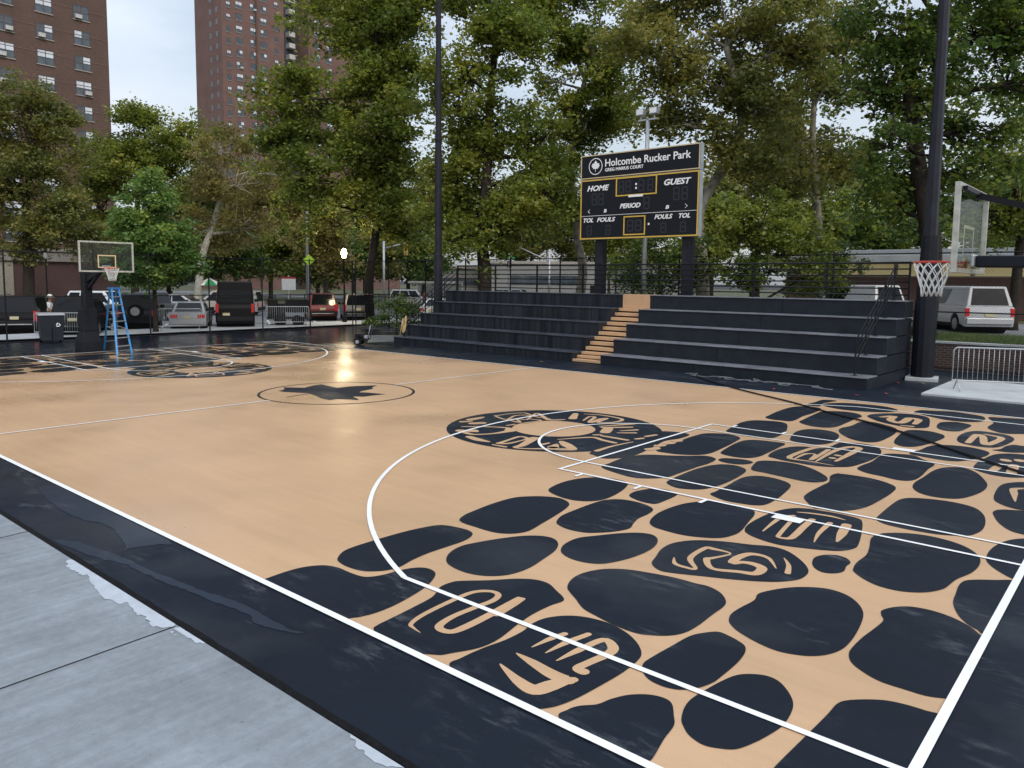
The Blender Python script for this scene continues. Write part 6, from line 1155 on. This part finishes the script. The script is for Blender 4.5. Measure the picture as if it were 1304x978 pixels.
tree('plane_tree', gb(900, 33), 33, [(900, -30, 60, 44), (980, -20, 54, 44), (850, 60, 60, 46), (905, 110, 52, 44), (860, 150, 44, 28), (940, 50, 50, 46), (970, 130, 46, 44), (920, 190, 36, 30), (960, 200, 40, 28), (850, 5, 50, 30), (1000, 60, 44, 44)], LO, BARK, [(893, 330), (890, 270), (925, 205), (945, 150), (925, 60)], 'spreading plane tree with bare crooked limbs right of the scoreboard', .33, 2.6, .15, .15, .38, group=G1, per=27)
tree('plane_tree', gb(1045, 38), 38, [(1040, -40, 50, 44), (1030, 40, 46, 50), (1060, 110, 42, 40), (1020, 180, 44, 34), (1070, 190, 40, 34), (1000, 230, 40, 24), (1075, 30, 30, 34)], LO, BARK, [(1045, 330), (1040, 260), (1035, 160), (1045, 60)], 'thin olive plane tree between the scoreboard and the thick dark pole', .26, 2.3, .165, .15, .42, group=G1, per=24)
tree('oak_tree', gb(1178, 27.5, .85), 27.5, [(1130, -40, 60, 44), (1220, -45, 60, 44), (1290, -30, 50, 44), (1120, 40, 54, 46), (1185, 60, 56, 56), (1250, 40, 56, 46), (1300, 100, 46, 56), (1120, 120, 40, 34), (1190, 150, 50, 44), (1245, 160, 40, 30), (1125, 185, 36, 34), (1170, 230, 44, 34), (1260, 200, 40, 24), (1140, 260, 30, 30), (1310, 30, 40, 50)], LD, BARKD, [(1186, 330), (1180, 270), (1165, 180), (1160, 90), (1200, 20)], 'dense dark green tree directly behind the thick dark pole', .40, 2.3, .14, .12, .34, group=G1, per=28)
tree('oak_tree', gb(1290, 33, .85), 33, [(1270, 215, 38, 34), (1300, 260, 44, 44), (1265, 285, 30, 26), (1310, 180, 40, 36), (1225, 250, 30, 26)], LG, BARKD, [(1296, 340), (1300, 280), (1290, 220)], 'tree with some yellow leaves behind the near hoop backboard', .24, 1.5, .15, .1, .36, group=G1, per=26, zmin=2.6)
# shrubs behind the bleachers
tree('large_shrub', gb(965, 28.5), 28.5, [(950, 300, 48, 40, 0), (1005, 305, 46, 38, 0), (975, 262, 40, 24, 0), (925, 340, 34, 26, 0), (985, 345, 54, 26, 0), (1040, 350, 36, 22, 0)], LG, BARKD, [(965, 340), (968, 290)], 'large rounded green shrub behind the right bleachers', .12, 2.6, .11, .0, .26, group=None, per=28, zmin=.3, cat='shrub', bough=.5)
tree('dark_shrub', gb(1055, 31), 31, [(1050, 325, 30, 22, 0), (1075, 345, 22, 20, 0), (1040, 360, 40, 16, 0)], LD, BARKD, [(1055, 345), (1056, 320)], 'dark green shrub right of the large rounded shrub', .10, 2.4, .11, 0, .26, group=None, per=26, zmin=.3, cat='shrub', bough=.5)
tree('dark_shrub', gb(845, 31.5), 31.5, [(820, 335, 40, 32, 0), (855, 315, 44, 30, 0), (885, 345, 30, 28, 0), (800, 360, 24, 18, 0), (850, 365, 46, 18, 0)], LD, BARKD, [(840, 350), (842, 320)], 'dark shrub seen under the scoreboard between its posts', .10, 2.0, .11, .2, .28, group=None, per=24, zmin=.3, cat='shrub', bough=.5)
tree('hedge_shrub', gb(505, 38), 38, [(498, 398, 20, 16, 0), (520, 402, 18, 18, 0), (508, 385, 16, 10, 0)], LD, BARKD, [(505, 405), (506, 395)], 'low dark shrub at the left foot of the bleachers', .06, 5, .08, 0, .18, group=None, per=28, zmin=.1, cat='shrub', bough=.5)
# trees farther off
G2 = 'trees beyond the parking lot'
far = [(345, 100, [(345, 270, 40, 36), (370, 300, 40, 26), (330, 240, 34, 26), (380, 250, 30, 30)], LY, 'yellow green tree beyond the parking lot right of the pale bare trunk'),
 (415, 85, [(400, 300, 34, 26), (430, 330, 26, 16), (415, 280, 30, 24)], LY, 'yellow lit tree just above the dark red suv'),
 (540, 110, [(530, 300, 40, 24), (560, 285, 40, 34), (505, 300, 30, 26), (545, 255, 40, 30)], LO, 'olive tree beyond the street left of the thick trunk'),
 (675, 120, [(660, 300, 40, 30), (690, 280, 40, 34), (720, 305, 34, 26), (670, 250, 40, 30)], LO, 'olive tree beyond the street left of the scoreboard post'),
 (775, 115, [(760, 290, 36, 34), (800, 280, 40, 40), (850, 270, 40, 40), (780, 320, 30, 20)], LG, 'green tree beyond the street behind the scoreboard'),
 (110, 105, [(90, 310, 40, 30), (130, 290, 36, 34), (150, 330, 34, 22), (60, 340, 34, 18)], LO, 'olive tree behind the far basketball hoop'),
 (215, 100, [(225, 290, 36, 36), (250, 260, 30, 30), (215, 330, 40, 24), (265, 320, 40, 26)], LD, 'dark tree behind the young bright green tree'),
 (300, 120, [(300, 310, 40, 28), (335, 325, 30, 20), (290, 270, 36, 30), (255, 240, 30, 26)], LG, 'green tree far behind the tall black van'),
 (960, 75, [(940, 230, 46, 40), (1000, 220, 46, 40), (900, 260, 40, 34), (980, 160, 40, 40)], LO, 'olive tree far behind the large rounded shrub'),
 (1110, 70, [(1090, 260, 40, 34), (1130, 280, 34, 30), (1150, 240, 36, 30), (1085, 220, 34, 30), (1200, 270, 34, 34), (1120, 310, 40, 14)], LD, 'dark tree behind the pale roof edge of the low brick building'),
 (1240, 66, [(1235, 270, 40, 34), (1280, 240, 40, 40), (1260, 310, 40, 14)], LD, 'dark tree behind the low brick building at the right edge'),
 (450, 115, [(450, 300, 36, 26), (480, 290, 36, 30), (440, 260, 36, 30)], LG, 'green tree far behind the lit lamp')]
low = [(20, 92), (85, 96), (150, 90), (215, 94), (280, 92), (345, 96), (405, 98), (465, 100), (520, 104)]
for i, (px, dp) in enumerate(low):
    far.append((px, dp, [(px-22, 318+rnd.uniform(-8, 8), 34, 26), (px+20, 322+rnd.uniform(-10, 6), 34, 24), (px, 342, 44, 14)], (LD, LG, LD, LO)[i % 4], ['dark understorey tree at the left edge behind the brick block', 'understorey tree left of the far basketball hoop', 'understorey tree right of the far backboard', 'understorey tree behind the silver sedan', 'understorey tree behind the pale leaning trunk', 'understorey tree above the tall black van', 'understorey tree behind the notice board', 'understorey tree behind the iron picket gate', 'understorey tree left of the thin dark pole'][i]))
far += [(1180, 62, [(1150, 300, 34, 16), (1190, 296, 34, 18), (1110, 300, 34, 14), (1070, 300, 36, 24)], LD, 'low dark tree over the roof of the brick building left of the thick pole'), (1010, 60, [(1000, 290, 40, 30), (1040, 270, 40, 34), (1030, 320, 40, 20)], LG, 'green tree behind the shrubs at the right of the bleachers'), (905, 64, [(890, 300, 36, 30), (925, 280, 34, 30), (880, 330, 40, 18)], LG, 'green tree behind the right scoreboard post')]
for px, dp, lob, m, lab in far:
    tree('park_tree', gb(px, dp, .85 if px > 1050 else 0), dp, lob, m, BARKD, [(px, 345), (px+3, 310), (px, 270)], lab, .3, 1.0, .30, .1, .75, group=G2, per=24, asym=.6, zmin=.6)
# a few fallen leaves
FL = [mat('fallen_red', (.35, .05, .03), .7), mat('fallen_yellow', (.45, .33, .06), .7)]
spots = [gnd(1143, 489), gnd(1176, 490), gnd(1128, 503), gnd(1210, 497), gnd(1092, 505), gnd(690, 462), gnd(985, 497), gnd(395, 470)]
for i, p in enumerate(spots):
    mb = MB(); s = .07; a = rnd.uniform(0, 6); pts = [(s*r*math.cos(a+k*PI/5), s*r*math.sin(a+k*PI/5), .005+.012*(k % 3)) for k, r in enumerate((1, .5, .9, .45, .8, .4, .8, .45, .9, .5))]
    mb.add(pts, [tuple(range(10))], FL[i % 2]); o = mb.build('fallen_leaf', FL[i % 2], loc=(float(p[0]), float(p[1]), .025)); tag(o, 'small fallen leaf lying on the ground beside the court', 'leaf', 'fallen leaves')
